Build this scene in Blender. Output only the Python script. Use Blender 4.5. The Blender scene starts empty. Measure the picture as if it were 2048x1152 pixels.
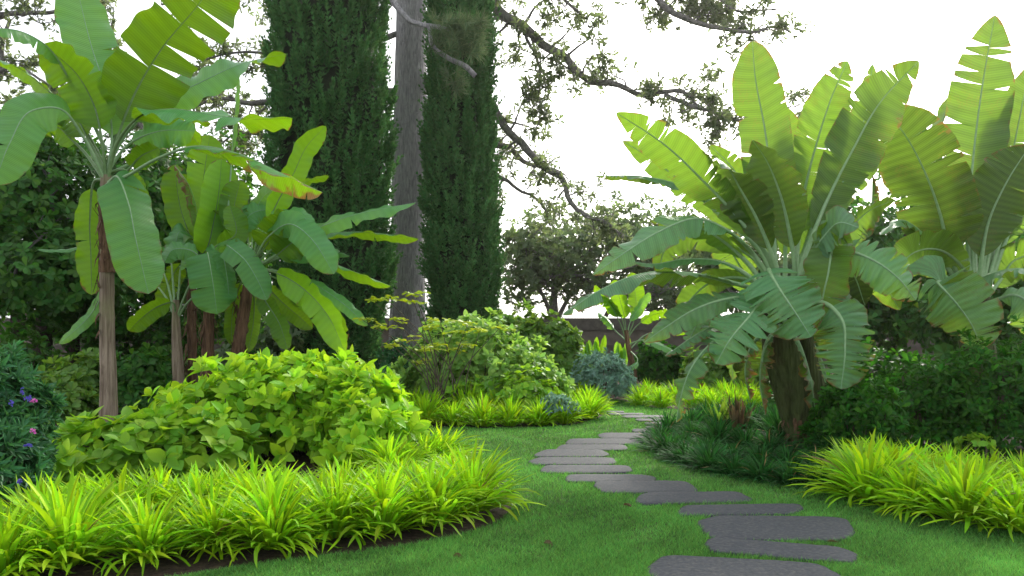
import bpy, math, random
import numpy as np
from mathutils import Vector, noise

# ------------------------------------------------------------------ camera, world, sun
SC = bpy.context.scene
F, CX, HY, EYE = 1593.0, 1024.0, 640.0, 1.6        # focal length in photo pixels, principal column, horizon row, eye height
cam_d = bpy.data.cameras.new('camera')
cam = bpy.data.objects.new('camera', cam_d)
SC.collection.objects.link(cam)
cam.location = (0, 0, EYE)
cam.rotation_euler = (math.radians(90), 0, 0)
cam_d.sensor_width = 36.0
cam_d.lens = 36.0 * F / 2048.0
cam_d.shift_y = (HY - 576.0) / 2048.0
cam_d.clip_start = 0.05
cam_d.clip_end = 2000.0
SC.camera = cam

SUN_EL, SUN_AZ = math.radians(33), math.radians(24)   # azimuth measured from +Y towards +X
world = bpy.data.worlds.new("World")
SC.world = world
world.use_nodes = True
wn, wl = world.node_tree.nodes, world.node_tree.links
wn.clear()
sky = wn.new('ShaderNodeTexSky')
sky.sky_type = 'NISHITA'
sky.sun_disc = False
sky.sun_elevation = SUN_EL
sky.sun_rotation = SUN_AZ
sky.air_density = 1.0
sky.dust_density = 4.0
sky.ozone_density = 1.0
hs = wn.new('ShaderNodeHueSaturation')
hs.inputs['Saturation'].default_value = 0.3
bg = wn.new('ShaderNodeBackground')
bg.inputs['Strength'].default_value = 0.15
wo = wn.new('ShaderNodeOutputWorld')
wl.new(sky.outputs[0], hs.inputs['Color'])
ov = wn.new('ShaderNodeMix')            # thin even overcast over the clear sky
ov.data_type = 'RGBA'
ov.inputs[0].default_value = 0.36
ov.inputs[7].default_value = (6.6, 6.8, 7.1, 1.0)
wl.new(hs.outputs[0], ov.inputs[6])
wl.new(ov.outputs[2], bg.inputs['Color'])
wl.new(bg.outputs[0], wo.inputs['Surface'])

sl = bpy.data.lights.new('sun', 'SUN')
sl.energy = 2.6
sl.angle = math.radians(10)
sl.color = (1.0, 0.95, 0.84)
so = bpy.data.objects.new('sun', sl)
SC.collection.objects.link(so)
sdir = Vector((math.sin(SUN_AZ) * math.cos(SUN_EL), math.cos(SUN_AZ) * math.cos(SUN_EL), math.sin(SUN_EL)))
so.rotation_euler = sdir.to_track_quat('Z', 'Y').to_euler()
so.location = (20, 40, 30)

SC.view_settings.view_transform = 'Standard'
SC.view_settings.look = 'None'
SC.view_settings.exposure = 1.18
SC.view_settings.gamma = 1.0
SC.cycles.max_bounces = 5
SC.cycles.diffuse_bounces = 2
SC.cycles.transparent_max_bounces = 8

RNG = np.random.default_rng(11)


def P(px, py, d):
    return np.array([(px - CX) / F * d, d, EYE - (py - HY) / F * d])


def G(px, py, z=0.0):
    d = (EYE - z) * F / (py - HY)
    return np.array([(px - CX) / F * d, d, z])


# ------------------------------------------------------------------ scene bookkeeping
def thing(name, label, cat, base=(0, 0, 0), group=None, kind=None):
    o = bpy.data.objects.new(name, None)
    o.empty_display_size = 0.1
    o.location = base
    SC.collection.objects.link(o)
    o['label'] = label
    o['category'] = cat
    if group:
        o['group'] = group
    if kind:
        o['kind'] = kind
    return o


def tag(o, label=None, cat=None, group=None, kind=None):
    if label:
        o['label'] = label
    if cat:
        o['category'] = cat
    if group:
        o['group'] = group
    if kind:
        o['kind'] = kind
    return o


def new_mesh(name, V, faces, mat, attrs=None, smooth=True):
    V = np.asarray(V, dtype=np.float32).reshape(-1, 3)
    me = bpy.data.meshes.new(name)
    if isinstance(faces, np.ndarray):
        faces = [faces]
    faces = [np.asarray(f, dtype=np.int32) for f in faces if len(f)]
    loops = np.concatenate([f.ravel() for f in faces])
    sizes = np.concatenate([np.full(len(f), f.shape[1], dtype=np.int32) for f in faces])
    starts = np.concatenate([[0], np.cumsum(sizes)[:-1]]).astype(np.int32)
    me.vertices.add(len(V))
    me.vertices.foreach_set('co', V.ravel())
    me.loops.add(len(loops))
    me.loops.foreach_set('vertex_index', loops)
    me.polygons.add(len(sizes))
    me.polygons.foreach_set('loop_start', starts)
    me.polygons.foreach_set('use_smooth', np.full(len(sizes), smooth))
    for k, a in (attrs or {}).items():
        at = me.attributes.new(k, 'FLOAT', 'POINT')
        at.data.foreach_set('value', np.asarray(a, dtype=np.float32).ravel())
    me.update(calc_edges=True)
    me.materials.append(mat)
    return me


def put(name, V, faces, mat, parent=None, attrs=None, smooth=True, base=None, origin=None):
    """One mesh object; V in world space. origin = world position of the top-level parent's base (or the object's own)."""
    org = np.array(base if base is not None else (origin if origin is not None else (0, 0, 0)), dtype=float)
    me = new_mesh(name, np.asarray(V) - org, faces, mat, attrs, smooth)
    o = bpy.data.objects.new(name, me)
    SC.collection.objects.link(o)
    if parent is not None:
        o.parent = parent
    else:
        o.location = org
    return o


class Acc:
    """collects quads of several pieces that make ONE part"""
    def __init__(self):
        self.V, self.F, self.n, self.A = [], [], 0, {}

    def add(self, V, Fq, **attrs):
        V = np.asarray(V).reshape(-1, 3)
        self.V.append(V)
        self.F.append(np.asarray(Fq) + self.n)
        for k, a in attrs.items():
            self.A.setdefault(k, []).append(np.asarray(a).ravel())
        self.n += len(V)

    def put(self, name, mat, parent=None, origin=None, smooth=True):
        byk = {}
        for f in self.F:
            byk.setdefault(f.shape[1], []).append(f)
        faces = [np.concatenate(f) for f in byk.values()]
        at = {k: np.concatenate(a) for k, a in self.A.items()}
        return put(name, np.concatenate(self.V), faces, mat, parent, at, smooth, origin=origin)


def norm(a):
    return a / np.maximum(np.linalg.norm(a, axis=-1, keepdims=True), 1e-9)


def spline(pts, n):
    pts = np.asarray(pts, dtype=float)
    c = np.concatenate([[0], np.cumsum(np.linalg.norm(np.diff(pts, axis=0), axis=1))])
    m = np.gradient(pts, c, axis=0) if len(pts) > 2 else np.repeat((pts[1:] - pts[:1]) / c[-1], 2, axis=0)
    u = np.linspace(0, c[-1], n)
    i = np.clip(np.searchsorted(c, u, side='right') - 1, 0, len(pts) - 2)
    h = (c[i + 1] - c[i])
    t = (u - c[i]) / h
    t, h = t[:, None], h[:, None]
    return ((2 * t**3 - 3 * t**2 + 1) * pts[i] + (t**3 - 2 * t**2 + t) * h * m[i]
            + (-2 * t**3 + 3 * t**2) * pts[i + 1] + (t**3 - t**2) * h * m[i + 1])


def tube(pts, radii, k=10, rough=0.0, seed=0, cap=True):
    pts = np.asarray(pts, dtype=float)
    n = len(pts)
    radii = np.broadcast_to(np.asarray(radii, dtype=float), (n,))
    T = norm(np.gradient(pts, axis=0))
    ref = np.array([0.0, 1.0, 0.0]) if abs(T[:, 1]).mean() < 0.8 else np.array([1.0, 0, 0])
    U = norm(np.cross(T, ref))
    W = np.cross(T, U)
    a = np.linspace(0, 2 * np.pi, k, endpoint=False)
    r = np.repeat(radii[:, None], k, 1)
    if rough:
        rg = np.random.default_rng(seed)
        ph = rg.uniform(0, 6.28, 6)
        z = np.linspace(0, 1, n)[:, None] * n
        r = r * (1 + rough * (0.5 * np.sin(2 * a + ph[0] + 0.21 * z) + 0.35 * np.sin(5 * a + ph[1] - 0.3 * z)
                              + 0.3 * np.sin(0.9 * z + ph[2] + a) + rg.normal(0, 0.25, (n, k))))
    V = pts[:, None] + r[..., None] * (np.cos(a)[None, :, None] * U[:, None] + np.sin(a)[None, :, None] * W[:, None])
    i = np.arange(n - 1)[:, None] * k
    j = np.arange(k)[None]
    j2 = (j + 1) % k
    Fq = np.stack([i + j, i + j2, i + k + j2, i + k + j], -1).reshape(-1, 4)
    V = V.reshape(-1, 3)
    if cap:
        V = np.vstack([V, pts[-1:] + T[-1:] * radii[-1] * 0.3])
        e = (n - 1) * k
        jj = np.arange(k)
        Fq = np.vstack([Fq, np.stack([e + jj, e + (jj + 1) % k, np.full(k, len(V) - 1), np.full(k, len(V) - 1)], -1)[:, :4]]) if False else Fq
    return V, Fq


# ------------------------------------------------------------------ materials
def nodes_of(name):
    m = bpy.data.materials.new(name)
    m.use_nodes = True
    nt = m.node_tree
    nt.nodes.clear()
    return m, nt.nodes, nt.links


def mixrgb(n, l, fac, a, b, mode='MIX'):
    x = n.new('ShaderNodeMix')
    x.data_type = 'RGBA'
    x.blend_type = mode
    for sock, v in ((x.inputs[0], fac), (x.inputs[6], a), (x.inputs[7], b)):
        if isinstance(v, (int, float)):
            sock.default_value = v
        elif isinstance(v, tuple):
            sock.default_value = (*v, 1.0) if len(v) == 3 else v
        else:
            l.new(v, sock)
    return x.outputs[2]


def math_n(n, l, op, a, b=0.0, c=0.0):
    x = n.new('ShaderNodeMath')
    x.operation = op
    for sock, v in zip(x.inputs, (a, b, c)):
        if isinstance(v, (int, float)):
            sock.default_value = v
        else:
            l.new(v, sock)
    return x.outputs[0]


def attr(n, name):
    a = n.new('ShaderNodeAttribute')
    a.attribute_name = name
    return a.outputs['Fac']


def foliage(name, top, under, trans, tf=0.4, rough=0.5, var=0.5, spec=0.4, alt=None, altf=0.35, dead=0.0):
    """leaf material: front and back colours, per-leaf variation, light passing through"""
    m, n, l = nodes_of(name)
    rnd = attr(n, 'rnd')
    geo = n.new('ShaderNodeNewGeometry')
    col = mixrgb(n, l, geo.outputs['Backfacing'], top, under)
    tr = mixrgb(n, l, 0.0, trans, trans)
    if alt:
        f = math_n(n, l, 'MULTIPLY', math_n(n, l, 'FRACT', math_n(n, l, 'MULTIPLY', rnd, 7.31)), altf)
        col = mixrgb(n, l, f, col, alt)
        tr = mixrgb(n, l, f, tr, tuple(min(1, 2.2 * c) for c in alt))
    val = math_n(n, l, 'MULTIPLY_ADD', rnd, var, 1 - var / 2)
    h1 = n.new('ShaderNodeHueSaturation')
    h2 = n.new('ShaderNodeHueSaturation')
    hue = math_n(n, l, 'MULTIPLY_ADD', math_n(n, l, 'FRACT', math_n(n, l, 'MULTIPLY', rnd, 13.7)), 0.03, 0.485)
    for h, c in ((h1, col), (h2, tr)):
        l.new(val, h.inputs['Value'])
        l.new(hue, h.inputs['Hue'])
        l.new(c, h.inputs['Color'])
    o1, o2 = h1.outputs[0], h2.outputs[0]
    if dead:                                # a few withered blades
        g = math_n(n, l, 'GREATER_THAN', rnd, dead)
        o1 = mixrgb(n, l, g, o1, (0.30, 0.21, 0.09))
        o2 = mixrgb(n, l, g, o2, (0.25, 0.16, 0.05))
    p = n.new('ShaderNodeBsdfPrincipled')
    p.inputs['Roughness'].default_value = rough
    p.inputs['Specular IOR Level'].default_value = spec
    l.new(o1, p.inputs['Base Color'])
    t = n.new('ShaderNodeBsdfTranslucent')
    l.new(o2, t.inputs['Color'])
    mx = n.new('ShaderNodeMixShader')
    mx.inputs[0].default_value = tf
    l.new(p.outputs[0], mx.inputs[1])
    l.new(t.outputs[0], mx.inputs[2])
    o = n.new('ShaderNodeOutputMaterial')
    l.new(mx.outputs[0], o.inputs['Surface'])
    return m


def blade_mat(name, top, under, trans, tf=0.45, veins=90, scratch=0.0, veinamp=0.10):
    """big banana-type blades: fine cross veins, dry brown rims"""
    m, n, l = nodes_of(name)
    lu, lv, dry, rnd = attr(n, 'lu'), attr(n, 'lv'), attr(n, 'dry'), attr(n, 'rnd')
    geo = n.new('ShaderNodeNewGeometry')
    co = n.new('ShaderNodeTexCoord')
    alu = math_n(n, l, 'ABSOLUTE', lu)
    ph = math_n(n, l, 'SUBTRACT', math_n(n, l, 'MULTIPLY', lv, float(veins)), math_n(n, l, 'MULTIPLY', alu, 3.0))
    vein = math_n(n, l, 'SINE', math_n(n, l, 'MULTIPLY', ph, 6.283))
    vein2 = math_n(n, l, 'SINE', math_n(n, l, 'MULTIPLY', ph, 1.37))
    vs = math_n(n, l, 'ADD', math_n(n, l, 'MULTIPLY', vein, 0.6), math_n(n, l, 'MULTIPLY', vein2, 0.5))
    nz = n.new('ShaderNodeTexNoise')
    nz.inputs['Scale'].default_value = 2.2
    nz.inputs['Detail'].default_value = 5
    l.new(co.outputs['Object'], nz.inputs['Vector'])
    nf = nz.outputs['Fac']
    col = mixrgb(n, l, geo.outputs['Backfacing'], top, under)
    col = mixrgb(n, l, math_n(n, l, 'MULTIPLY', nf, 0.5), col, tuple(c * s for c, s in zip(under, (1.5, 1.15, 0.9))))
    val = math_n(n, l, 'ADD', math_n(n, l, 'MULTIPLY_ADD', rnd, 0.6, 0.66), math_n(n, l, 'MULTIPLY', vs, veinamp))
    val = math_n(n, l, 'ADD', val, math_n(n, l, 'MULTIPLY', nf, 0.1))
    h1 = n.new('ShaderNodeHueSaturation')
    h2 = n.new('ShaderNodeHueSaturation')
    l.new(val, h1.inputs['Value'])
    l.new(val, h2.inputs['Value'])
    l.new(col, h1.inputs['Color'])
    trc = mixrgb(n, l, nf, trans, tuple(c * s for c, s in zip(trans, (1.25, 1.0, 0.8))))
    l.new(trc, h2.inputs['Color'])
    # dry, brown tissue
    n2 = n.new('ShaderNodeTexNoise')
    n2.inputs['Scale'].default_value = 9.0
    n2.inputs['Detail'].default_value = 4
    l.new(co.outputs['Object'], n2.inputs['Vector'])
    df = math_n(n, l, 'MULTIPLY', math_n(n, l, 'SUBTRACT', math_n(n, l, 'ADD', dry, n2.outputs['Fac']), 0.95), 5.0)
    dfc = n.new('ShaderNodeClamp')
    l.new(df, dfc.inputs[0])
    dfo = dfc.outputs[0]
    if scratch:
        n3 = n.new('ShaderNodeTexNoise')
        n3.inputs['Scale'].default_value = 7.0
        n3.inputs['Detail'].default_value = 8
        n3.inputs['Roughness'].default_value = 0.75
        l.new(co.outputs['Object'], n3.inputs['Vector'])
        line = math_n(n, l, 'LESS_THAN', math_n(n, l, 'ABSOLUTE', math_n(n, l, 'SUBTRACT', n3.outputs['Fac'], 0.5)), 0.004)
        sel = math_n(n, l, 'GREATER_THAN', nf, 0.55)
        dfo = math_n(n, l, 'MAXIMUM', dfo, math_n(n, l, 'MULTIPLY', math_n(n, l, 'MULTIPLY', line, sel), scratch))
    yel = mixrgb(n, l, n2.outputs['Fac'], (0.27, 0.17, 0.04), (0.10, 0.06, 0.03))
    c1 = mixrgb(n, l, dfo, h1.outputs[0], yel)
    c2 = mixrgb(n, l, dfo, h2.outputs[0], (0.26, 0.15, 0.03))
    bmp = n.new('ShaderNodeBump')
    bmp.inputs['Strength'].default_value = 0.35
    bmp.inputs['Distance'].default_value = 0.01
    l.new(vs, bmp.inputs['Height'])
    p = n.new('ShaderNodeBsdfPrincipled')
    p.inputs['Roughness'].default_value = 0.32
    p.inputs['Specular IOR Level'].default_value = 0.5
    l.new(c1, p.inputs['Base Color'])
    l.new(bmp.outputs[0], p.inputs['Normal'])
    t = n.new('ShaderNodeBsdfTranslucent')
    l.new(c2, t.inputs['Color'])
    mx = n.new('ShaderNodeMixShader')
    mx.inputs[0].default_value = tf
    l.new(p.outputs[0], mx.inputs[1])
    l.new(t.outputs[0], mx.inputs[2])
    o = n.new('ShaderNodeOutputMaterial')
    l.new(mx.outputs[0], o.inputs['Surface'])
    return m


def bark(name, a, b, c=None, scale=(6, 6, 0.8), bump=0.6, dist=0.03, rough=0.9, rings=0.0):
    m, n, l = nodes_of(name)
    co = n.new('ShaderNodeTexCoord')
    mp = n.new('ShaderNodeMapping')
    mp.inputs['Scale'].default_value = scale
    l.new(co.outputs['Object'], mp.inputs['Vector'])
    nz = n.new('ShaderNodeTexNoise')
    nz.inputs['Scale'].default_value = 2.0
    nz.inputs['Detail'].default_value = 9
    nz.inputs['Roughness'].default_value = 0.65
    nz.inputs['Distortion'].default_value = 0.6
    l.new(mp.outputs[0], nz.inputs['Vector'])
    vo = n.new('ShaderNodeTexVoronoi')
    vo.feature = 'DISTANCE_TO_EDGE'
    vo.inputs['Scale'].default_value = 2.4
    l.new(mp.outputs[0], vo.inputs['Vector'])
    big = n.new('ShaderNodeTexNoise')
    big.inputs['Scale'].default_value = 1.3
    big.inputs['Detail'].default_value = 4
    l.new(co.outputs['Object'], big.inputs['Vector'])
    rmp = n.new('ShaderNodeMapRange')
    rmp.inputs[1].default_value = 0.32
    rmp.inputs[2].default_value = 0.68
    l.new(nz.outputs['Fac'], rmp.inputs[0])
    col = mixrgb(n, l, rmp.outputs[0], a, b)
    if c:
        r2 = n.new('ShaderNodeMapRange')
        r2.inputs[1].default_value = 0.5
        r2.inputs[2].default_value = 0.66
        l.new(big.outputs['Fac'], r2.inputs[0])
        col = mixrgb(n, l, r2.outputs[0], col, c)
    h = math_n(n, l, 'ADD', nz.outputs['Fac'], math_n(n, l, 'MULTIPLY', math_n(n, l, 'MINIMUM', vo.outputs['Distance'], 0.2), 2.5))
    bmp = n.new('ShaderNodeBump')
    bmp.inputs['Strength'].default_value = bump
    bmp.inputs['Distance'].default_value = dist
    l.new(h, bmp.inputs['Height'])
    p = n.new('ShaderNodeBsdfPrincipled')
    p.inputs['Roughness'].default_value = rough
    p.inputs['Specular IOR Level'].default_value = 0.2
    l.new(col, p.inputs['Base Color'])
    l.new(bmp.outputs[0], p.inputs['Normal'])
    o = n.new('ShaderNodeOutputMaterial')
    l.new(p.outputs[0], o.inputs['Surface'])
    return m


def plain(name, a, b, scale=8, rough=0.85, bump=0.3, dist=0.01, detail=8, spec=0.3, c=None, cscale=2.0):
    m, n, l = nodes_of(name)
    co = n.new('ShaderNodeTexCoord')
    nz = n.new('ShaderNodeTexNoise')
    nz.inputs['Scale'].default_value = scale
    nz.inputs['Detail'].default_value = detail
    nz.inputs['Roughness'].default_value = 0.65
    l.new(co.outputs['Object'], nz.inputs['Vector'])
    rmp = n.new('ShaderNodeMapRange')
    rmp.inputs[1].default_value = 0.3
    rmp.inputs[2].default_value = 0.7
    l.new(nz.outputs['Fac'], rmp.inputs[0])
    col = mixrgb(n, l, rmp.outputs[0], a, b)
    if c:
        b2 = n.new('ShaderNodeTexNoise')
        b2.inputs['Scale'].default_value = cscale
        b2.inputs['Detail'].default_value = 6
        l.new(co.outputs['Object'], b2.inputs['Vector'])
        r2 = n.new('ShaderNodeMapRange')
        r2.inputs[1].default_value = 0.48
        r2.inputs[2].default_value = 0.7
        l.new(b2.outputs['Fac'], r2.inputs[0])
        col = mixrgb(n, l, r2.outputs[0], col, c)
    bmp = n.new('ShaderNodeBump')
    bmp.inputs['Strength'].default_value = bump
    bmp.inputs['Distance'].default_value = dist
    l.new(nz.outputs['Fac'], bmp.inputs['Height'])
    p = n.new('ShaderNodeBsdfPrincipled')
    p.inputs['Roughness'].default_value = rough
    p.inputs['Specular IOR Level'].default_value = spec
    l.new(col, p.inputs['Base Color'])
    l.new(bmp.outputs[0], p.inputs['Normal'])
    o = n.new('ShaderNodeOutputMaterial')
    l.new(p.outputs[0], o.inputs['Surface'])
    return m


M = {}
M['banana'] = blade_mat('banana_blade', (0.075, 0.32, 0.105), (0.06, 0.19, 0.012), (0.25, 0.52, 0.006), 0.42, 80)
M['ensete'] = blade_mat('ensete_blade', (0.10, 0.29, 0.135), (0.05, 0.14, 0.014), (0.19, 0.37, 0.030), 0.42, 90, scratch=0.9, veinamp=0.17)
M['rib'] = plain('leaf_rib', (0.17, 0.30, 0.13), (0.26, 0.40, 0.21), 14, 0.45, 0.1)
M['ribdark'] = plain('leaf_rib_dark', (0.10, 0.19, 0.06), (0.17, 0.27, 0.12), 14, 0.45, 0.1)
M['stem_banana'] = bark('banana_stem', (0.09, 0.065, 0.042), (0.33, 0.27, 0.20), (0.20, 0.20, 0.10), (9, 9, 0.7), 0.7, 0.02)
M['stem_brown'] = bark('dry_sheath', (0.035, 0.018, 0.010), (0.20, 0.12, 0.07), None, (8, 8, 1.2), 0.9, 0.03)
M['stem_ensete'] = bark('ensete_stem', (0.02, 0.026, 0.008), (0.10, 0.13, 0.042), (0.05, 0.035, 0.016), (7, 7, 0.6), 0.8, 0.03)
M['bark_grey'] = bark('grey_bark', (0.22, 0.215, 0.222), (0.50, 0.485, 0.49), None, (13, 13, 1.9), 1.0, 0.06)
M['bark_limb'] = bark('limb_bark', (0.09, 0.085, 0.08), (0.25, 0.235, 0.22), None, (5, 5, 5), 0.7, 0.03)
M['bark_dark'] = bark('dark_bark', (0.025, 0.02, 0.016), (0.09, 0.07, 0.055), None, (6, 6, 1.5), 0.8, 0.03)
M['twig'] = bark('twig_bark', (0.05, 0.04, 0.03), (0.14, 0.11, 0.09), None, (9, 9, 9), 0.5, 0.01)
M['cypress'] = foliage('cypress_spray', (0.062, 0.195, 0.060), (0.066, 0.20, 0.06), (0.10, 0.29, 0.055), 0.22, 0.8, 1.1, 0.08, (0.11, 0.17, 0.05), 0.4)
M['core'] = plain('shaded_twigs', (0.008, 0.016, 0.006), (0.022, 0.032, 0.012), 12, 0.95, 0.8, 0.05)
M['treeleaf'] = foliage('tree_leaf', (0.09, 0.125, 0.065), (0.10, 0.135, 0.075), (0.20, 0.28, 0.08), 0.45, 0.5, 0.8, 0.4, (0.10, 0.11, 0.05))
M['farleaf'] = foliage('far_leaf', (0.095, 0.15, 0.075), (0.10, 0.155, 0.08), (0.22, 0.32, 0.09), 0.42, 0.55, 0.8, 0.4)  # paler base: distance haze on the tree behind the wall put into the colour
M['darkleaf'] = foliage('dark_leaf', (0.026, 0.105, 0.016), (0.035, 0.12, 0.018), (0.09, 0.27, 0.012), 0.34, 0.55, 1.1, 0.25, (0.08, 0.19, 0.015))
M['lime'] = foliage('lime_leaf', (0.20, 0.46, 0.028), (0.21, 0.47, 0.036), (0.38, 0.68, 0.014), 0.40, 0.5, 0.7, 0.2, (0.32, 0.48, 0.015), 0.6)
M['lime_low'] = foliage('lime_leaf_low', (0.15, 0.36, 0.03), (0.18, 0.38, 0.04), (0.30, 0.54, 0.012), 0.40, 0.5, 0.6, 0.2, (0.26, 0.40, 0.018), 0.5)
M['gold'] = foliage('golden_blade', (0.31, 0.49, 0.010), (0.30, 0.48, 0.011), (0.47, 0.68, 0.007), 0.42, 0.55, 0.7, 0.18, (0.15, 0.37, 0.010), 0.85, dead=0.995)
M['goldleg'] = foliage('golden_leaf', (0.30, 0.42, 0.014), (0.32, 0.43, 0.02), (0.52, 0.62, 0.012), 0.42, 0.5, 0.4)
M['mid'] = foliage('mound_leaf', (0.20, 0.38, 0.09), (0.22, 0.40, 0.10), (0.32, 0.54, 0.07), 0.4, 0.55, 0.4, 0.3, (0.20, 0.33, 0.04))
M['midgreen'] = foliage('midgreen_leaf', (0.085, 0.20, 0.030), (0.10, 0.21, 0.04), (0.22, 0.40, 0.02), 0.36, 0.5, 0.7, 0.4, (0.16, 0.27, 0.03))
M['blue'] = foliage('bluegreen_leaf', (0.030, 0.125, 0.048), (0.05, 0.15, 0.065), (0.07, 0.22, 0.05), 0.25, 0.55, 1.1, 0.25, (0.05, 0.18, 0.035))
M['silver'] = foliage('silver_leaf', (0.19, 0.33, 0.27), (0.23, 0.36, 0.30), (0.20, 0.38, 0.22), 0.25, 0.6, 0.5, 0.3, (0.08, 0.19, 0.09))
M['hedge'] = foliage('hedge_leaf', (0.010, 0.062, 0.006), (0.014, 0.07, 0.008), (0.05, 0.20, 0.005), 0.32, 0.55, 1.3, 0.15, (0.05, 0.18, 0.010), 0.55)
M['mondo'] = foliage('dark_strap', (0.016, 0.085, 0.018), (0.018, 0.09, 0.02), (0.04, 0.18, 0.02), 0.28, 0.7, 1.2, 0.12, (0.03, 0.12, 0.02), dead=0.99)
M['lawnblade'] = foliage('lawn_blade', (0.072, 0.245, 0.055), (0.078, 0.25, 0.055), (0.14, 0.42, 0.055), 0.38, 0.7, 1.2, 0.12, (0.15, 0.25, 0.05), 0.5)
M['needle'] = foliage('pine_needle', (0.10, 0.18, 0.08), (0.10, 0.18, 0.08), (0.14, 0.26, 0.08), 0.3, 0.6, 0.8, 0.3, (0.22, 0.22, 0.10))
M['dead'] = foliage('dead_blade', (0.12, 0.085, 0.05), (0.13, 0.09, 0.055), (0.14, 0.08, 0.035), 0.25, 0.8, 0.8, 0.1, (0.07, 0.08, 0.035))
M['purple'] = foliage('purple_petal', (0.07, 0.06, 0.42), (0.10, 0.08, 0.45), (0.15, 0.10, 0.6), 0.3, 0.6, 0.6)
M['pink'] = foliage('pink_petal', (0.55, 0.10, 0.42), (0.55, 0.14, 0.45), (0.7, 0.2, 0.55), 0.3, 0.6, 0.5)
M['soil'] = plain('mulch', (0.012, 0.008, 0.006), (0.06, 0.036, 0.024), 38, 0.95, 0.9, 0.04, c=(0.085, 0.052, 0.035), cscale=16)
M['turf'] = plain('turf', (0.022, 0.065, 0.010), (0.045, 0.11, 0.018), 26, 0.95, 0.7, 0.03, c=(0.08, 0.11, 0.03), cscale=2.6)
M['stone'] = plain('slate_stone', (0.018, 0.022, 0.028), (0.052, 0.057, 0.068), 30, 0.75, 0.8, 0.008, spec=0.25, c=(0.075, 0.075, 0.072), cscale=38)
M['wall'] = plain('rendered_wall', (0.12, 0.102, 0.088), (0.19, 0.162, 0.14), 3.5, 0.95, 0.4, 0.02, c=(0.09, 0.07, 0.06), cscale=0.9)
M['coping'] = plain('wall_coping', (0.07, 0.062, 0.055), (0.13, 0.115, 0.10), 6, 0.95, 0.4, 0.02)

# ------------------------------------------------------------------ plant generators
def leaf_tmpl(kind='ovate', fold=0.25, curl=0.25):
    if kind == 'kite':
        y = np.array([0.0, 0.55, 1.0])
        w = np.array([0.12, 1.0, 0.05])
    elif kind == 'ovate':
        y = np.array([0.0, 0.22, 0.5, 0.78, 1.0])
        w = np.array([0.10, 0.82, 1.0, 0.66, 0.04])
    elif kind == 'obovate':
        y = np.array([0.0, 0.35, 0.65, 0.88, 1.0])
        w = np.array([0.12, 0.55, 0.95, 0.85, 0.25])
    else:                       # lance
        y = np.array([0.0, 0.3, 0.65, 1.0])
        w = np.array([0.35, 1.0, 0.8, 0.05])
    R = len(y)
    tx = np.stack([-w, 0 * w, w], 1).ravel()
    ty = np.repeat(y, 3)
    tz = (np.abs(tx) * fold * 0.35) - curl * ty**2 * 0.6
    f = []
    for i in range(R - 1):
        for j in range(2):
            a = i * 3 + j
            f.append((a, a + 1, a + 4, a + 3))
    return tx, ty, tz, np.array(f)


def rosettes(C, A, n, L, W, el=(5, 55), tmpl=None, rng=RNG, lvar=0.3, stalk=0.05, twist=0.3):
    """n leaves round each centre C with axis A; returns V, F, attrs"""
    tx, ty, tz, f = tmpl
    C, A = np.asarray(C, dtype=float), norm(np.asarray(A, dtype=float))
    N, K = len(C), len(tx)
    ref = np.where(np.abs(A[:, 2:3]) < 0.9, np.array([[0, 0, 1.0]]), np.array([[1.0, 0, 0]]))
    U = norm(np.cross(ref, A))
    Wv = np.cross(A, U)
    az = (np.arange(n)[None] / n * 2 * np.pi * 1.0 + rng.uniform(0, 6.28, (N, 1)) + rng.normal(0, 0.35, (N, n)))
    e = np.radians(rng.uniform(el[0], el[1], (N, n)))
    rad = np.cos(az)[..., None] * U[:, None] + np.sin(az)[..., None] * Wv[:, None]
    d = np.cos(e)[..., None] * rad + np.sin(e)[..., None] * A[:, None]
    nr = np.cos(e)[..., None] * A[:, None] - np.sin(e)[..., None] * rad
    s = np.cross(d, nr)
    tw = rng.normal(0, twist, (N, n))[..., None]
    nr, s = np.cos(tw) * nr + np.sin(tw) * s, np.cos(tw) * s - np.sin(tw) * nr
    sc = L * (1 + rng.uniform(-lvar, lvar, (N, n)))
    Ls, Ws = sc[..., None, None], (sc * W / L)[..., None, None]
    V = (C[:, None, None] + d[..., None, :] * ((ty[:, None] + stalk) * Ls) + s[..., None, :] * (tx[:, None] * Ws)
         + nr[..., None, :] * (tz[:, None] * Ls))
    M_ = N * n
    V = V.reshape(-1, 3)
    Fq = (f[None] + (np.arange(M_) * K)[:, None, None]).reshape(-1, 4)
    grp = rng.uniform(0, 1, (N, 1))
    rnd = np.clip(0.55 * grp + 0.45 * rng.uniform(0, 1, (N, n)), 0, 1)
    rnd = np.repeat(rnd.reshape(-1), K)
    return V, Fq, {'rnd': rnd, 'lv': np.tile(ty, M_), 'lu': np.tile(tx, M_)}


def lump_noise(D, seed, freq=2.2):
    o = Vector((seed * 3.17, seed * 1.31, seed * 0.77))
    return np.array([noise.noise(Vector(d) * freq + o) for d in D])


def mound(cx, cy, z0, rx, ry, rz, n, rng, lump=0.25, depth=0.25, seed=1, zmin=-0.15, freq=2.2, full=False):
    """points and outward axes over a lumpy dome (or a whole ellipsoid)"""
    u = rng.uniform(-1 if full else zmin, 1, n)
    a = rng.uniform(0, 2 * np.pi, n)
    s = np.sqrt(np.maximum(0, 1 - u * u))
    D = np.stack([s * np.cos(a), s * np.sin(a), u], 1)
    r = (1 + lump * lump_noise(D, seed, freq) * 1.6) * (1 - depth * rng.uniform(0, 1, n)**2)
    Cc = np.array([cx, cy, z0]) + D * np.array([rx, ry, rz]) * r[:, None]
    A = norm(D / np.array([rx, ry, rz]) + np.array([0, 0, 0.35 / max(rz, 0.3)]) + rng.normal(0, 0.25, (n, 3)) / max(rz, 0.5))
    ok = Cc[:, 2] > 0.03
    return Cc[ok], A[ok]


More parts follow.
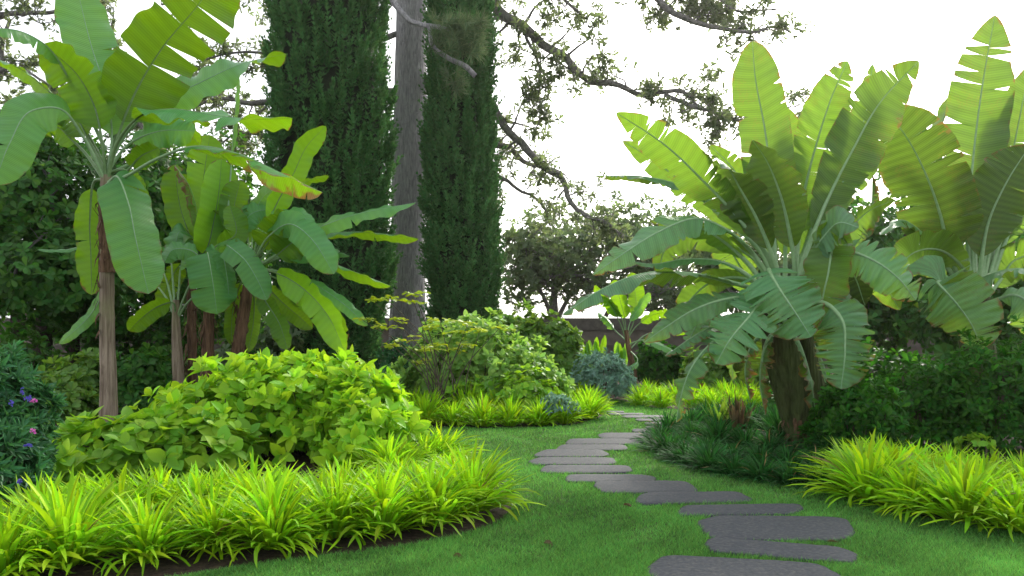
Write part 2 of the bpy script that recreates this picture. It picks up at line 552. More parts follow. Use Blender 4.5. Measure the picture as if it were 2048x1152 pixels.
def blades(base, az, th0, kap, L, W, R, rng, fold=0.25, tipw=0.02, peak=0.45, drift=0.0):
    """arching strap blades, vectorised"""
    N = len(L)
    s = np.linspace(0, 1, R + 1)
    th = th0[:, None] + kap[:, None] * s[None]**1.6
    st = (L / R)[:, None]
    dx, dz = np.sin(th) * st, np.cos(th) * st
    X = np.concatenate([np.zeros((N, 1)), np.cumsum((dx[:, 1:] + dx[:, :-1]) / 2, 1)], 1)
    Z = np.concatenate([np.zeros((N, 1)), np.cumsum((dz[:, 1:] + dz[:, :-1]) / 2, 1)], 1)
    a2 = az[:, None] + drift * rng.normal(0, 1, (N, 1)) * s[None]**1.5
    rad = np.stack([np.cos(a2), np.sin(a2), 0 * a2], -1)
    side = np.stack([-np.sin(a2), np.cos(a2), 0 * a2], -1)
    nr = -np.cos(th)[..., None] * rad + np.sin(th)[..., None] * np.array([0, 0, 1.0])
    ctr = base[:, None] + rad * X[..., None] + np.array([0, 0, 1.0]) * Z[..., None]
    w = np.where(s < peak, 0.55 + 0.45 * s / peak, np.sqrt(np.maximum(0, 1 - ((s - peak) / (1 - peak))**2)))
    w = np.maximum(w, tipw)
    ww = (W[:, None] / 2) * w[None]
    tw = (rng.normal(0, 0.5, N)[:, None] * s[None])[..., None]
    side = np.cos(tw) * side + np.sin(tw) * nr
    V = np.stack([ctr - side * ww[..., None] + nr * (fold * ww)[..., None], ctr, ctr + side * ww[..., None] + nr * (fold * ww)[..., None]], 2)
    V = V.reshape(N, -1, 3)
    f = []
    for i in range(R):
        for j in range(2):
            q = i * 3 + j
            f.append((q, q + 3, q + 4, q + 1))
    K = (R + 1) * 3
    Fq = (np.array(f)[None] + (np.arange(N) * K)[:, None, None]).reshape(-1, 4)
    rnd = np.repeat(rng.uniform(0, 1, N), K)
    lv = np.tile(np.repeat(s, 3), N)
    return V.reshape(-1, 3), Fq, {'rnd': rnd, 'lv': lv}


def clump_mesh(name, mat, seed, nb, L, W, spread=0.14, lean=(3, 62), bend=(20, 95), R=7, flat=0.0):
    rng = np.random.default_rng(seed)
    q = rng.uniform(0, 1, nb)**0.8
    az = rng.uniform(0, 2 * np.pi, nb)
    b = np.stack([np.cos(az + rng.normal(0, 0.6, nb)) * spread * q, np.sin(az) * spread * q, np.full(nb, 0.0)], 1)
    th0 = np.radians(lean[0] + (lean[1] - lean[0]) * q + rng.normal(0, 6, nb))
    kap = np.radians(rng.uniform(bend[0], bend[1], nb)) * (0.55 + 0.6 * q)
    Ls = L * rng.uniform(0.6, 1.08, nb) * (1 - 0.18 * q)
    Ws = W * rng.uniform(0.7, 1.2, nb)
    V, Fq, at = blades(b, az, th0, kap, Ls, Ws, R, rng, drift=0.25)
    V[:, 2] = np.maximum(V[:, 2], 0.012)
    return new_mesh(name, V, Fq, mat, at)


def leaf_on(root, org, d0, pts, b, hw, ang, fold=10, tears=3, gap=0.018, style='banana', matname='banana', rng=None, dryness=0.25,
            wav=0.05, jit=4, rib=0.03, slant=0.05, droop=0.10, depth=(0.0, 0.5), ribmat='rib', pleat=0.0, rv=None, ragged=.018):
    """one blade with its midrib and stalk. pts: (photo x, photo y, metres behind d0); b: where the blade starts along the spine;
    hw: half width in photo pixels at d0; ang: 0 = upper side towards the viewer, 90 = edge, 180 = underside"""
    W3 = np.array([P(x, y, d0 + dd) for x, y, dd in pts])
    n = 64
    S = spline(W3, n)
    t = np.linspace(0, 1, n)
    T = norm(np.gradient(S, axis=0))
    V = norm(S - np.array([0, 0, EYE]))
    Cc = norm(-V + T * np.sum(V * T, axis=1, keepdims=True))
    Q = np.cross(T, Cc)
    if Q[:, 2].mean() < 0:
        Q = -Q
    a = np.radians(np.interp(t, np.linspace(0, 1, len(ang)), ang)) if isinstance(ang, (list, tuple)) else np.full(n, math.radians(ang))
    Nr = norm(np.cos(a)[:, None] * Cc + np.sin(a)[:, None] * Q)
    Sd = np.cross(T, Nr)
    hwm = hw * d0 / F
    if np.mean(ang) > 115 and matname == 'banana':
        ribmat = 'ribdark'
    length = np.linalg.norm(np.diff(S, axis=0), axis=1).sum() * (1 - b)

    def at(arr, tt):
        return np.stack([np.interp(tt, t, arr[:, k]) for k in range(3)], -1)

    def prof(x):
        if style == 'banana':
            return np.sqrt(np.clip(1 - (1 - np.minimum(x / 0.20, 1))**2, 0, 1)) * np.clip(1 - np.clip((x - 0.66) / 0.34, 0, 1)**2.4, 0, 1)**0.62
        if style == 'broad':
            return np.sqrt(np.clip(1 - (1 - np.minimum(x / 0.16, 1))**2, 0, 1)) * np.clip(1 - np.clip((x - 0.55) / 0.45, 0, 1)**2.2, 0, 1)**0.6
        return np.clip(np.minimum(x / 0.42, 1), 0, 1)**0.5 * np.clip(1 - np.clip((x - 0.60) / 0.40, 0, 1)**1.9, 0, 1)**0.75
    acc = Acc()
    r0_ = rng.uniform(0.25, 0.8)
    rv = r0_ if rv is None else rv
    m = 6
    for h in (-1, 1):
        if isinstance(tears, int):
            tt = np.sort(rng.uniform(0.12, 0.95, tears))
        else:
            tt = np.array([q for q in sorted(tears) if rng.uniform() < 0.8])
            tt = tt + rng.normal(0, 0.010, len(tt))
        bd = np.concatenate([[0], tt, [1]])
        gs = np.concatenate([[0], gap * rng.uniform(0.4, 1.8, len(tt)), [0]])
        s0 = np.concatenate([[0], rng.uniform(depth[0], depth[1], len(tt)), [0]])
        ph = rng.uniform(0, 6.28, 3)
        for k in range(len(bd) - 1):
            if bd[k + 1] - bd[k] < 0.01:
                continue
            nr_ = max(3, int((bd[k + 1] - bd[k]) * (46 if not pleat else 110)))
            i = np.linspace(0, 1, nr_ + 1)[:, None]
            s = np.linspace(0, 1, m + 1)[None]
            ga = gs[k] * np.clip((s - s0[k]) / (1 - s0[k] + 1e-6), 0, 1)
            gb = gs[k + 1] * np.clip((s - s0[k + 1]) / (1 - s0[k + 1] + 1e-6), 0, 1)
            tau = (bd[k] + ga) * (1 - i) + (bd[k + 1] - gb) * i
            w = prof(tau)
            tau = np.clip(tau + slant * s * w * (1 - tau), 0, 1)
            fo = math.radians(fold + rng.normal(0, jit))
            phi = fo + wav * 4 * s * (np.sin(6.28 * 3.1 * tau + ph[0]) * 0.6 + np.sin(6.28 * 7.3 * tau + ph[1]) * 0.4) + 0 * tau
            tg = b + (1 - b) * tau
            s_, n_ = at(Sd, tg), at(Nr, tg)
            pos = at(S, tg) + (np.cos(phi)[..., None] * h * s_ - np.sin(phi)[..., None] * n_) * (w * s * hwm)[..., None]
            w = w * (1 + ragged * s**3 * (np.sin(tau * 97 + ph[0]) * .5 + np.sin(tau * 211 + ph[2]) * .5 + np.sin(tau * 31 + ph[1]) * .7))
            rag = 1 + 0.02 * np.sin(tau * 150 + ph[2]) * s
            pos = pos - n_ * (droop * hwm * w * (s * rag)**2)[..., None]
            if pleat:
                pc = (tau - 0.10 * s) * length / 0.085
                pos = pos + n_ * (pleat * np.sqrt(np.clip(s, 0, 1)) * np.minimum(1, w * 1.5) * (np.abs((pc + ph[0]) % 1.0 - 0.5) * 2 - 0.5 + 0.4 * np.sin(pc * 2.3 + ph[1])))[..., None]
            edge = np.clip((s - 0.9) / 0.1, 0, 1) * 0.24 + 0 * tau
            if k > 0:
                edge = np.maximum(edge, np.clip(1 - i * nr_ / 1.5, 0, 1) * 0.28 * s)
            if k < len(bd) - 2:
                edge = np.maximum(edge, np.clip(1 - (1 - i) * nr_ / 1.5, 0, 1) * 0.34 * s)
            tipd = np.clip((tau - 0.9) / 0.1, 0, 1) * 0.35
            dry = edge + tipd * s + dryness * (0.35 + 0.65 * tau * s)
            R_, C_ = pos.shape[0], pos.shape[1]
            q = (np.arange(R_ - 1)[:, None] * C_ + np.arange(C_ - 1)[None]).ravel()
            fq = np.stack([q, q + 1, q + C_ + 1, q + C_], -1)
            if h < 0:
                fq = fq[:, ::-1]
            acc.add(pos, fq, lu=h * s + 0 * tau, lv=tau, dry=dry, rnd=np.full(tau.size, rv))
    lf = acc.put('leaf', M[matname], root, org)
    r = rib * np.interp(t, [0, b, b + (1 - b) * .35, 1], [1.0, 0.62, 0.34, 0.08])
    Vt, Ft = tube(S - Nr * r[:, None] * 0.35, r, 7)
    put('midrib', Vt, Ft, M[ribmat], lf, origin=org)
    return lf


# ------------------------------------------------------------------ growth of woody plants
def wander(p, d, L, n, rng, w=0.25, grav=0.0):
    pts = [np.array(p, dtype=float)]
    d = norm(np.array(d, dtype=float))
    for _ in range(n):
        d = norm(d + rng.normal(0, w, 3) + np.array([0, 0, grav]))
        pts.append(pts[-1] + d * L / n)
    return np.array(pts)


def limb_growth(line, r0, r1, rng, acc, tips, start=0.15, spacing=0.4, sub=(0.7, 1.8), grav=-0.03, twigs=3, dens=1.0, flat=0.7):
    """a limb along `line`, its side branches and twigs into acc; leaf positions into tips"""
    n = max(10, int(len(line) * 5))
    S = spline(line, n)
    seg = np.linalg.norm(np.diff(S, axis=0), axis=1)
    Lt = seg.sum()
    uu = np.linspace(0, Lt, n)[:, None]
    S = S + rng.normal(0, 0.012, S.shape) * min(1, Lt) + 0.05 * np.sin(uu * rng.uniform(2.0, 4.5, (1, 3)) + rng.uniform(0, 6.28, (1, 3)))
    rad = np.linspace(r0, r1, n)
    V, Fq = tube(S, rad, 9, 0.10, int(rng.integers(1e6)))
    acc.add(V, Fq)
    T = norm(np.gradient(S, axis=0))
    x = start * Lt
    cum = np.concatenate([[0], np.cumsum(seg)])
    while x < Lt:
        i = min(n - 1, int(np.searchsorted(cum, x)))
        fr = x / Lt
        d = norm(T[i] * 0.5 + rng.normal(0, 1, 3) * np.array([1, flat, 0.9]))
        L = rng.uniform(*sub) * (1.1 - 0.5 * fr)
        b = wander(S[i], d, L, 6, rng, 0.28, grav)
        rb = max(0.012, rad[i] * 0.38)
        V, Fq = tube(spline(b, 12), np.linspace(rb, 0.008, 12), 5)
        acc.add(V, Fq)
        for k in range(twigs):
            j = rng.integers(2, 7)
            dd = norm((b[j] - b[j - 1]) + rng.normal(0, 0.6, 3) * 0.4)
            tw = wander(b[j], dd, L * rng.uniform(0.25, 0.55), 4, rng, 0.35, grav)
            V, Fq = tube(tw, np.linspace(0.012, 0.005, 5), 4)
            acc.add(V, Fq)
            for q in range(2, 5):
                if rng.uniform() < 0.8 * dens:
                    tips.append((tw[q] + rng.normal(0, 0.04, 3), norm(tw[q] - tw[q - 1])))
                    if rng.uniform() < 0.5 * dens:
                        tips.append((tw[q] + rng.normal(0, 0.16, 3), norm(tw[q] - tw[q - 1] + rng.normal(0, 0.6, 3))))
        if rng.uniform() < dens:
            tips.append((b[-1], norm(b[-1] - b[-2])))
        x += spacing * rng.uniform(0.6, 1.4)


def add_tuft_crown(name, tips, mat, root, org, n=8, L=0.15, W=0.028, el=(5, 75), tm='kite', rng=RNG):
    if not tips:
        return
    C = np.array([a for a, _ in tips])
    A = np.array([b for _, b in tips])
    V, Fq, at = rosettes(C, A, n, L, W, el, leaf_tmpl(tm), rng)
    return put(name, V, Fq, mat, root, at, origin=org)


# ================================================================== SETTING
def sheet(name, poly, z, mat):
    V = np.array([(x, y, z) for x, y in poly])
    return put(name, V, [np.arange(len(V))[None]], mat, smooth=False)


gr = sheet('ground', [(-400, -20), (400, -20), (400, 800), (-400, 800)], 0.0, M['soil'])
tag(gr, kind='structure')

LAWN_PX = [(250, 1230), (345, 1160), (450, 1142), (560, 1128), (680, 1113), (800, 1097), (900, 1078), (985, 1052), (1022, 1024), (1026, 995),
           (985, 955), (925, 915), (875, 880), (850, 856), (900, 857), (990, 859), (1080, 857), (1150, 851), (1195, 838), (1212, 824),
           (1212, 813), (1195, 806), (1225, 801), (1262, 806), (1300, 816), (1360, 822), (1460, 822), (1500, 826), (1420, 836), (1345, 850), (1310, 868), (1302, 890),
           (1318, 915), (1370, 937), (1440, 953), (1530, 967), (1620, 978), (1700, 992), (1760, 1013), (1830, 1035), (1920, 1052),
           (2000, 1060), (2120, 1072), (2300, 1120), (2300, 1240)]
lawn_xy = [tuple(G(x, y)[:2]) for x, y in LAWN_PX]


def smooth_poly(poly, per=4):
    p = np.array([(x, y, 0) for x, y in poly])
    return spline(np.vstack([p, p[:1]]), per * len(p))[:-1, :2]


lawn_s = smooth_poly(lawn_xy)
lawn = sheet('lawn', [tuple(p) for p in lawn_s], 0.012, M['turf'])
tag(lawn, kind='structure')

# stepping stones: photo x0, x1, y0, y1 (front and back edge), slant
STONES = [
    (1292, 1692, 1128, 1192, 12, 'large slate slab cut by the bottom edge of the view'),
    (1412, 1716, 1094, 1122, 12, 'slim slate slab behind the slab at the bottom edge'),
    (1392, 1710, 1040, 1086, 2, 'biggest whole slate slab, with a dead leaf on it'),
    (1356, 1607, 1016, 1036, -2, 'slate slab just behind the biggest whole slab'),
    (1270, 1505, 991, 1012, -2, 'dark slate slab, second behind the biggest whole slab'),
    (1188, 1396, 968, 991, 0, 'dark slate slab, third behind the biggest whole slab'),
    (1132, 1312, 955, 969, 0, 'narrow slate slab, fourth behind the biggest whole slab'),
    (1080, 1264, 936, 951, 0, 'pointed slate slab where the path bends back to the trees'),
    (1055, 1232, 920, 934, 0, 'slate slab at the outermost bend of the path towards the lawn'),
    (1068, 1220, 904, 918, 0, 'slate slab just beyond the outermost bend of the path'),
    (1112, 1256, 894, 905, 0, 'thin grey slab, second beyond the outermost bend'),
    (1132, 1298, 882, 893, 0, 'wide pale slab, third beyond the outermost bend'),
    (1194, 1310, 870, 881, 0, 'pale slab reaching under the dark strap plants'),
    (1264, 1325, 862, 868, 0, 'pale slab half hidden by the dark strap plants'),
    (1290, 1345, 855, 860, 0, 'small visible end of a slab at the far bend of the path'),
    (1288, 1345, 848, 852.5, 0, 'pale slab end just past the far bend of the path'),
    (1270, 1340, 841, 845.5, 0, 'pale slab on the far stretch below the tattered hanging leaf'),
    (1242, 1332, 834, 839, 0, 'pale slab on the far stretch, third from its end'),
    (1214, 1292, 829.5, 833, 0, 'pale slab on the far stretch, second from its end'),
    (1208, 1250, 825.5, 828.5, 0, 'last tiny pale slab beside the golden grass tip'),
]
stone_polys = []
for si, (x0, x1, y0, y1, sl_, lab) in enumerate(STONES):
    rg = np.random.default_rng(300 + si)
    u = rg.uniform
    cor = np.array([(-1 + u(.03, .26), -1), (-.4, -1), (.4, -1 + u(-.05, .05)), (1 - u(.03, .22), -1 + u(0, .12)), (1.0, u(-.7, .3)), (1 - u(.05, .32), 1 - u(0, .12)), (.4, 1), (-.4, 1 - u(-.05, .05)), (-1 + u(.05, .32), 1), (-1, u(-.6, .4))])
    for _ in range(3):                      # cut the corners round
        nx = np.roll(cor, -1, axis=0)
        q_ = .16 if _ == 0 else .22
        cor = np.stack([cor * (1 - q_) + nx * q_, cor * q_ + nx * (1 - q_)], 1).reshape(-1, 2)
    na = len(cor)
    a = np.arange(na) / na * 6.283
    ux, uy = cor[:, 0] * 1.03, cor[:, 1] * 1.02
    wob = 1 + rg.normal(0, 0.006, na)
    c0 = G((x0 + x1) / 2, y1)
    c1 = G((x0 + x1) / 2, y0)
    dn, df = G(0, y1)[1], G(0, y0)[1]
    ym = (dn + df) / 2
    hx = (x1 - x0) / 2 / F * ym
    xm = ((x0 + x1) / 2 - CX) / F * ym
    hy = (df - dn) / 2 * 1.0
    hx, hy = hx * 1.0, hy * 1.06
    sk = rg.uniform(-0.18, 0.18)
    py_ = uy * hy * wob - sl_ * ux * ym**2 / (EYE * F)
    px_ = ((x0 + x1) / 2 + ux * wob * (x1 - x0) / 2 - CX) / F * (ym + py_) - xm
    ring = np.stack([xm + px_, ym + py_], 1)
    stone_polys.append(ring)
    rings = []
    for sc_, z_ in ((1.0, -0.03), (1.0, 0.020), (0.985, 0.029), (0.955, 0.033), (0.55, 0.034)):
        q = (ring - [xm, ym]) * sc_ + [xm, ym]
        rings.append(np.column_stack([q, np.full(na, z_) + (rg.normal(0, 0.0008, na) if z_ > 0.03 else 0)]))
    V = np.vstack(rings + [[[xm, ym, 0.0335]]])
    fq = []
    for r_ in range(4):
        for j in range(na):
            fq.append((r_ * na + j, r_ * na + (j + 1) % na, (r_ + 1) * na + (j + 1) % na, (r_ + 1) * na + j))
    ft = [(4 * na + j, 4 * na + (j + 1) % na, 5 * na) for j in range(na)]
    o = put('stepping_stone', V, [np.array(fq), np.array(ft)], M['stone'], origin=(xm, ym, 0))
    tag(o, lab, 'stepping stone', 'stepping stones of the path across the lawn')


def inside(poly, pts):
    poly = np.asarray(poly)
    x, y = pts[:, 0], pts[:, 1]
    c = np.zeros(len(pts), bool)
    j = len(poly) - 1
    for i in range(len(poly)):
        xi, yi = poly[i]
        xj, yj = poly[j]
        hit = ((yi > y) != (yj > y)) & (x < (xj - xi) * (y - yi) / (yj - yi + 1e-12) + xi)
        c ^= hit
        j = i
    return c


def make_lawn_grass():
    rng = np.random.default_rng(5)
    n = 760000
    d = 4.4 + (20.0 - 4.4) * rng.uniform(0, 1, n)**1.9
    x = rng.uniform(-0.52, 0.82, n) * d
    pts = np.stack([x, d], 1)
    pts = pts[inside(lawn_s, pts)]
    out = np.zeros(len(pts), bool)
    for poly in stone_polys:
        mn, mx = poly.min(0), poly.max(0)
        near = np.all((pts > mn) & (pts < mx), axis=1)
        idx = np.nonzero(near)[0]
        cc = poly.mean(0)
        out[idx] |= inside((poly - cc) * 0.985 + cc, pts[idx])
    pts = pts[~out]
    N = len(pts)
    # patchy colour and height
    pv = np.sin(pts[:, 0] * 2.1 + 1) * np.sin(pts[:, 1] * 1.7) * 0.5 + np.sin(pts[:, 0] * 5.3 + pts[:, 1] * 3.1) * 0.3 + np.sin(pts[:, 0] * 11 - pts[:, 1] * 9) * 0.2
    pat = np.clip(np.sin(pts[:, 0] * 3.7 + 2.1 * np.sin(pts[:, 1] * 1.9)) * np.sin(pts[:, 1] * 4.3 + 1.7 * np.sin(pts[:, 0] * 2.3)) + 0.5 * np.sin(pts[:, 0] * 13.1 + 3 * np.sin(pts[:, 1] * 7)) * np.sin(pts[:, 1] * 12.3) - 0.35, 0, 1)
    h = (0.040 + 0.010 * pv) * (1 - 0.45 * pat) * rng.uniform(0.55, 1.3, N)
    w = (0.0036 + 0.00055 * np.maximum(pts[:, 1] - 5, 0)) * rng.uniform(0.8, 1.3, N)
    az = rng.uniform(0, 6.28, N)
    ln = rng.uniform(0.1, 0.75, N)
    base = np.column_stack([pts, np.full(N, 0.010)])
    dirv = np.stack([np.cos(az) * ln, np.sin(az) * ln, np.sqrt(1 - ln**2)], 1)
    fa = rng.uniform(0, 6.28, N)
    side = np.stack([np.cos(fa), np.sin(fa), 0 * fa], 1) * w[:, None] / 2
    mid = base + dirv * h[:, None] * 0.55
    tip = base + dirv * h[:, None] + np.stack([np.cos(az), np.sin(az), 0 * az], 1) * (h * 0.3)[:, None]
    V = np.stack([base - side, base + side, mid - side * 0.8, mid + side * 0.8, tip], 1).reshape(-1, 3)
    o5 = np.arange(N)[:, None] * 5
    q = np.concatenate([o5 + 0, o5 + 1, o5 + 3, o5 + 2], 1)
    t = np.concatenate([o5 + 2, o5 + 3, o5 + 4], 1)
    rnd = np.repeat(np.clip(0.5 + 0.3 * pv + 0.3 * pat + rng.normal(0, 0.26, N), 0, 1), 5)
    o = put('grass', V, [q, t], M['lawnblade'], attrs={'rnd': rnd}, smooth=False)
    tag(o, 'short mown green grass covering the lawn round the slabs', 'grass', kind='stuff')


make_lawn_grass()


def box(x0, x1, y0, y1, z0, z1):
    V = np.array([(x, y, z) for z in (z0, z1) for x, y in ((x0, y0), (x1, y0), (x1, y1), (x0, y1))])
    Fq = np.array([(0, 3, 2, 1), (4, 5, 6, 7), (0, 1, 5, 4), (1, 2, 6, 5), (2, 3, 7, 6), (3, 0, 4, 7)])
    return V, Fq


wb = (0, 26.0, 0)
wall = thing('garden_wall', 'low brown rendered wall with grey coping closing the back of the garden', 'wall', wb)
V, Fq = box(-30, 30, 26.0, 26.35, -0.05, 1.27)
put('wall_panel', V, Fq, M['wall'], wall, smooth=False, origin=wb)
V, Fq = box(-30, 30, 25.93, 26.42, 1.272, 1.66)
put('coping', V, Fq, M['coping'], wall, smooth=False, origin=wb)
V, Fq = box(-30, 30, 25.96, 26.0, 0.70, 0.78)
put('ledge', V, Fq, M['coping'], wall, smooth=False, origin=wb)

# ================================================================== GRASS CLUMPS
gold_meshes = [clump_mesh('golden_clump', M['gold'], 40 + i, 270, 0.80, 0.036, 0.13, (0, 58), (20, 105)) for i in range(4)]
gold_small = [clump_mesh('golden_tuft', M['gold'], 60 + i, 230, 0.60, 0.030, 0.11, (0, 54), (15, 85), 6) for i in range(3)]
mondo_meshes = [clump_mesh('dark_clump', M['mondo'], 80 + i, 380, 0.38, 0.0155, 0.18, (5, 70), (35, 110), 6) for i in range(3)]


def clump(mesh, name, px, py, sc, rng, label, cat, group, zs=1.0):
    o = bpy.data.objects.new(name, mesh)
    SC.collection.objects.link(o)
    p = G(px, py)
    o.location = p
    o.rotation_euler = (rng.normal(0, 0.04), rng.normal(0, 0.04), rng.uniform(0, 6.28))
    s = sc * rng.uniform(0.84, 1.14)
    o.scale = (s, s, s * zs * rng.uniform(0.92, 1.1))
    tag(o, label, cat, group)
    return o


ORD = ['first', 'second', 'third', 'fourth', 'fifth', 'sixth', 'seventh', 'eighth', 'ninth', 'tenth', 'eleventh', 'twelfth']
rc = np.random.default_rng(21)


def clump_row(pts, meshes, sc, where, group, name='golden_grass_clump', cat='grass clump', zs=1.0, colour='golden'):
    for i, (x, y) in enumerate(pts):
        clump(meshes[int(rc.integers(len(meshes)))], name, x, y, sc, rc, '%s clump, %s %s' % (colour, ORD[i], where), cat, group, zs)


g1 = 'golden grass clumps of the big curved bed'
clump_row([(945, 1022), (866, 1048), (765, 1066), (668, 1074), (545, 1094), (425, 1098), (292, 1120), (135, 1132), (5, 1150)], gold_meshes, 0.80, 'from the lawn tip along the big bed rim', g1, zs=0.88)
clump_row([(915, 985), (832, 1008), (740, 1024), (640, 1034), (510, 1046), (390, 1052), (240, 1062), (80, 1072)], gold_meshes, 0.82, 'from the lawn tip in the second row of the big bed', g1, zs=0.74)
clump_row([(890, 965), (800, 985), (690, 1004), (570, 1018), (450, 1028), (320, 1040), (170, 1045)], gold_meshes, 0.74, 'from the lawn tip in the third row of the big bed', g1, zs=0.70)
clump_row([(850, 938), (780, 955), (880, 925)], gold_meshes, 0.8, 'of three at the back of the big bed against the lime shrub', g1, zs=0.75)
g2 = 'golden grass clumps of the middle bed'
clump_row([(1178, 838), (1128, 848), (1078, 851), (1020, 853), (965, 853), (908, 851), (850, 849), (800, 846)], gold_small, 0.92, 'from the path along the middle bed rim', g2)
clump_row([(1175, 823), (1120, 832), (1060, 837), (1000, 838), (940, 838), (880, 836), (830, 832)], gold_small, 0.9, 'from the path in the second row of the middle bed', g2)
clump_row([(1130, 812), (880, 812), (810, 806), (770, 800), (1165, 806)], gold_small, 0.85, 'of the loose clumps behind the middle bed rows', g2)
g3 = 'golden grass clumps of the far bed'
clump_row([(1283, 812), (1322, 816), (1385, 817), (1425, 819), (1465, 818), (1505, 816)], gold_small, 0.8, 'from the path along the far bed rim', g3)
clump_row([(1300, 803), (1350, 805), (1405, 806), (1450, 806), (1490, 805)], gold_small, 0.8, 'from the path in the second row of the far bed', g3)
g4 = 'golden grass clumps beside the dark hedge'
clump_row([(1735, 1000), (1820, 1022), (1925, 1042), (2030, 1062)], gold_meshes, 0.86, 'from the dark strap plants on the hedge bed rim', g4, zs=0.80)
clump_row([(1722, 972), (1790, 985), (1870, 1002), (1960, 1012), (2060, 1022)], gold_meshes, 0.84, 'from the dark strap plants in the second row by the hedge', g4, zs=0.72)
clump_row([(1760, 952), (1830, 960), (1900, 966), (1975, 972), (2050, 978)], gold_meshes, 0.78, 'from the dark strap plants in the row touching the hedge', g4, zs=0.66)
g5 = 'dark strap-leaved plants under the big banana'
clump_row([(1335, 905), (1372, 924), (1420, 938), (1470, 950), (1525, 960), (1580, 968), (1635, 974), (1685, 975)], mondo_meshes, 1.0, 'along the lawn rim from the path side', g5, 'dark_strap_clump', 'grass clump', 0.78, 'dark green')
clump_row([(1322, 888), (1365, 904), (1415, 915), (1465, 924), (1520, 932), (1575, 938), (1630, 943), (1680, 950)], mondo_meshes, 1.0, 'in the second row from the path side', g5, 'dark_strap_clump', 'grass clump', 0.82, 'dark green')
clump_row([(1335, 868), (1385, 880), (1435, 890), (1490, 897), (1540, 902), (1660, 915)], mondo_meshes, 1.0, 'in the row touching the big banana', g5, 'dark_strap_clump', 'grass clump', 1.0, 'dark green')

# ================================================================== LIME SHRUBS
def shrub(name, label, cat, base, parts, mat, n, L, W, tm, el, seed, stems=14, group=None, lump=0.25, dens=None, depth=0.3, stemmat='twig', lvar=0.3, core=True):
    rng = np.random.default_rng(seed)
    root = thing(name, label, cat, base, group)
    acc = Acc()
    for k, (cx, cy, z0, rx, ry, rz, cnt) in enumerate(parts):
        C, A = mound(cx, cy, z0, rx, ry, rz, cnt, rng, lump, depth, seed + k)
        V, Fq, at = rosettes(C, A, n, L, W, el, leaf_tmpl(tm), rng, lvar)
        acc.add(V, Fq, **at)
    acc.put('foliage', M[mat], root, base)
    st = Acc()
    for k in range(stems):
        cx, cy, z0, rx, ry, rz, cnt = parts[k % len(parts)]
        a = rng.uniform(0, 6.28)
        q = rng.uniform(0.2, 0.85)
        tip = np.array([cx + math.cos(a) * rx * q, cy + math.sin(a) * ry * q, max(0.1, z0 + rz * math.sqrt(1 - q * q) * 0.92)])
        b = np.array([cx + math.cos(a) * rx * q * 0.25, cy + math.sin(a) * ry * q * 0.25, 0.0])
        line = spline(np.array([b, (b + tip) / 2 + rng.normal(0, 0.05, 3) + [0, 0, 0.08], tip]), 8)
        V, Fq = tube(line, np.linspace(0.014, 0.005, 8), 5)
        st.add(V, Fq)
    st.put('stem', M[stemmat], root, base)
    return root


def pm(px, py_base_d, zc, rxp, ry, rz, cnt):
    """mound from photo column, depth, centre height, half width in pixels"""
    d = py_base_d
    return ((px - CX) / F * d, d, zc, rxp / F * d, ry, rz, cnt)


# big lime shrub: three lobes
shrub('lime_shrub', 'tall lime green broad-leaved shrub rising in the middle of the big curved bed', 'shrub', P(560, 0, 9.4) * [1, 1, 0],
      [pm(575, 9.6, 0.25, 215, 0.9, 0.80, 470), pm(470, 9.3, 0.2, 150, 0.8, 0.80, 300), pm(640, 9.8, 0.35, 90, 0.5, 0.78, 180)],
      'lime', 6, 0.155, 0.042, 'ovate', (0, 65), 31, 60, lump=0.42, depth=0.5)
shrub('lime_shrub', 'rounded lime shrub hanging over the lawn at the edge of the big bed', 'shrub', P(770, 0, 9.0) * [1, 1, 0],
      [pm(745, 9.0, 0.2, 95, 0.65, 0.52, 300), pm(715, 9.3, 0.3, 80, 0.5, 0.64, 150)],
      'lime', 6, 0.16, 0.044, 'ovate', (0, 65), 33, 24, lump=0.4, depth=0.45)
shrub('lime_shrub', 'low lime shrub with wide leaves at the foot of the tall banana stem', 'shrub', P(240, 0, 8.4) * [1, 1, 0],
      [pm(235, 8.3, 0.08, 125, 0.7, 0.42, 320), pm(380, 8.4, 0.08, 120, 0.6, 0.42, 240)],
      'lime_low', 5, 0.165, 0.056, 'ovate', (-5, 50), 35, 18, lump=0.35, depth=0.4)

# blue-green shrub with flowers
bs = shrub('bluegreen_shrub', 'blue-green narrow-leaved shrub dotted with purple and pink flower heads', 'shrub', P(-30, 0, 6.6) * [1, 1, 0],
           [pm(-30, 6.6, 0.42, 78, 0.7, 0.86, 700), pm(-25, 6.3, 0.2, 72, 0.55, 0.68, 420)],
           'blue', 9, 0.105, 0.0135, 'lance', (15, 70), 41, 24, lump=0.2, depth=0.25)
rf = np.random.default_rng(77)
for (fx, fy, fd, mname) in ((46, 782, 5.95, 'purple'), (66, 802, 6.0, 'pink'), (58, 797, 6.0, 'purple'), (68, 862, 5.98, 'pink'), (56, 890, 5.9, 'purple'), (40, 962, 5.78, 'purple'), (24, 806, 5.9, 'purple')):
    c = P(fx, fy, fd)
    cc = c + rf.normal(0, 0.009, (9, 3))
    V, Fq, at = rosettes(cc, rf.normal(0, 1, (9, 3)) + [0, -1.2, 0.6], 6, 0.011, 0.005, (0, 60), leaf_tmpl('kite'), rf)
    put('flower_head', V, Fq, M[mname], bs, at, origin=P(-30, 0, 6.6) * [1, 1, 0])

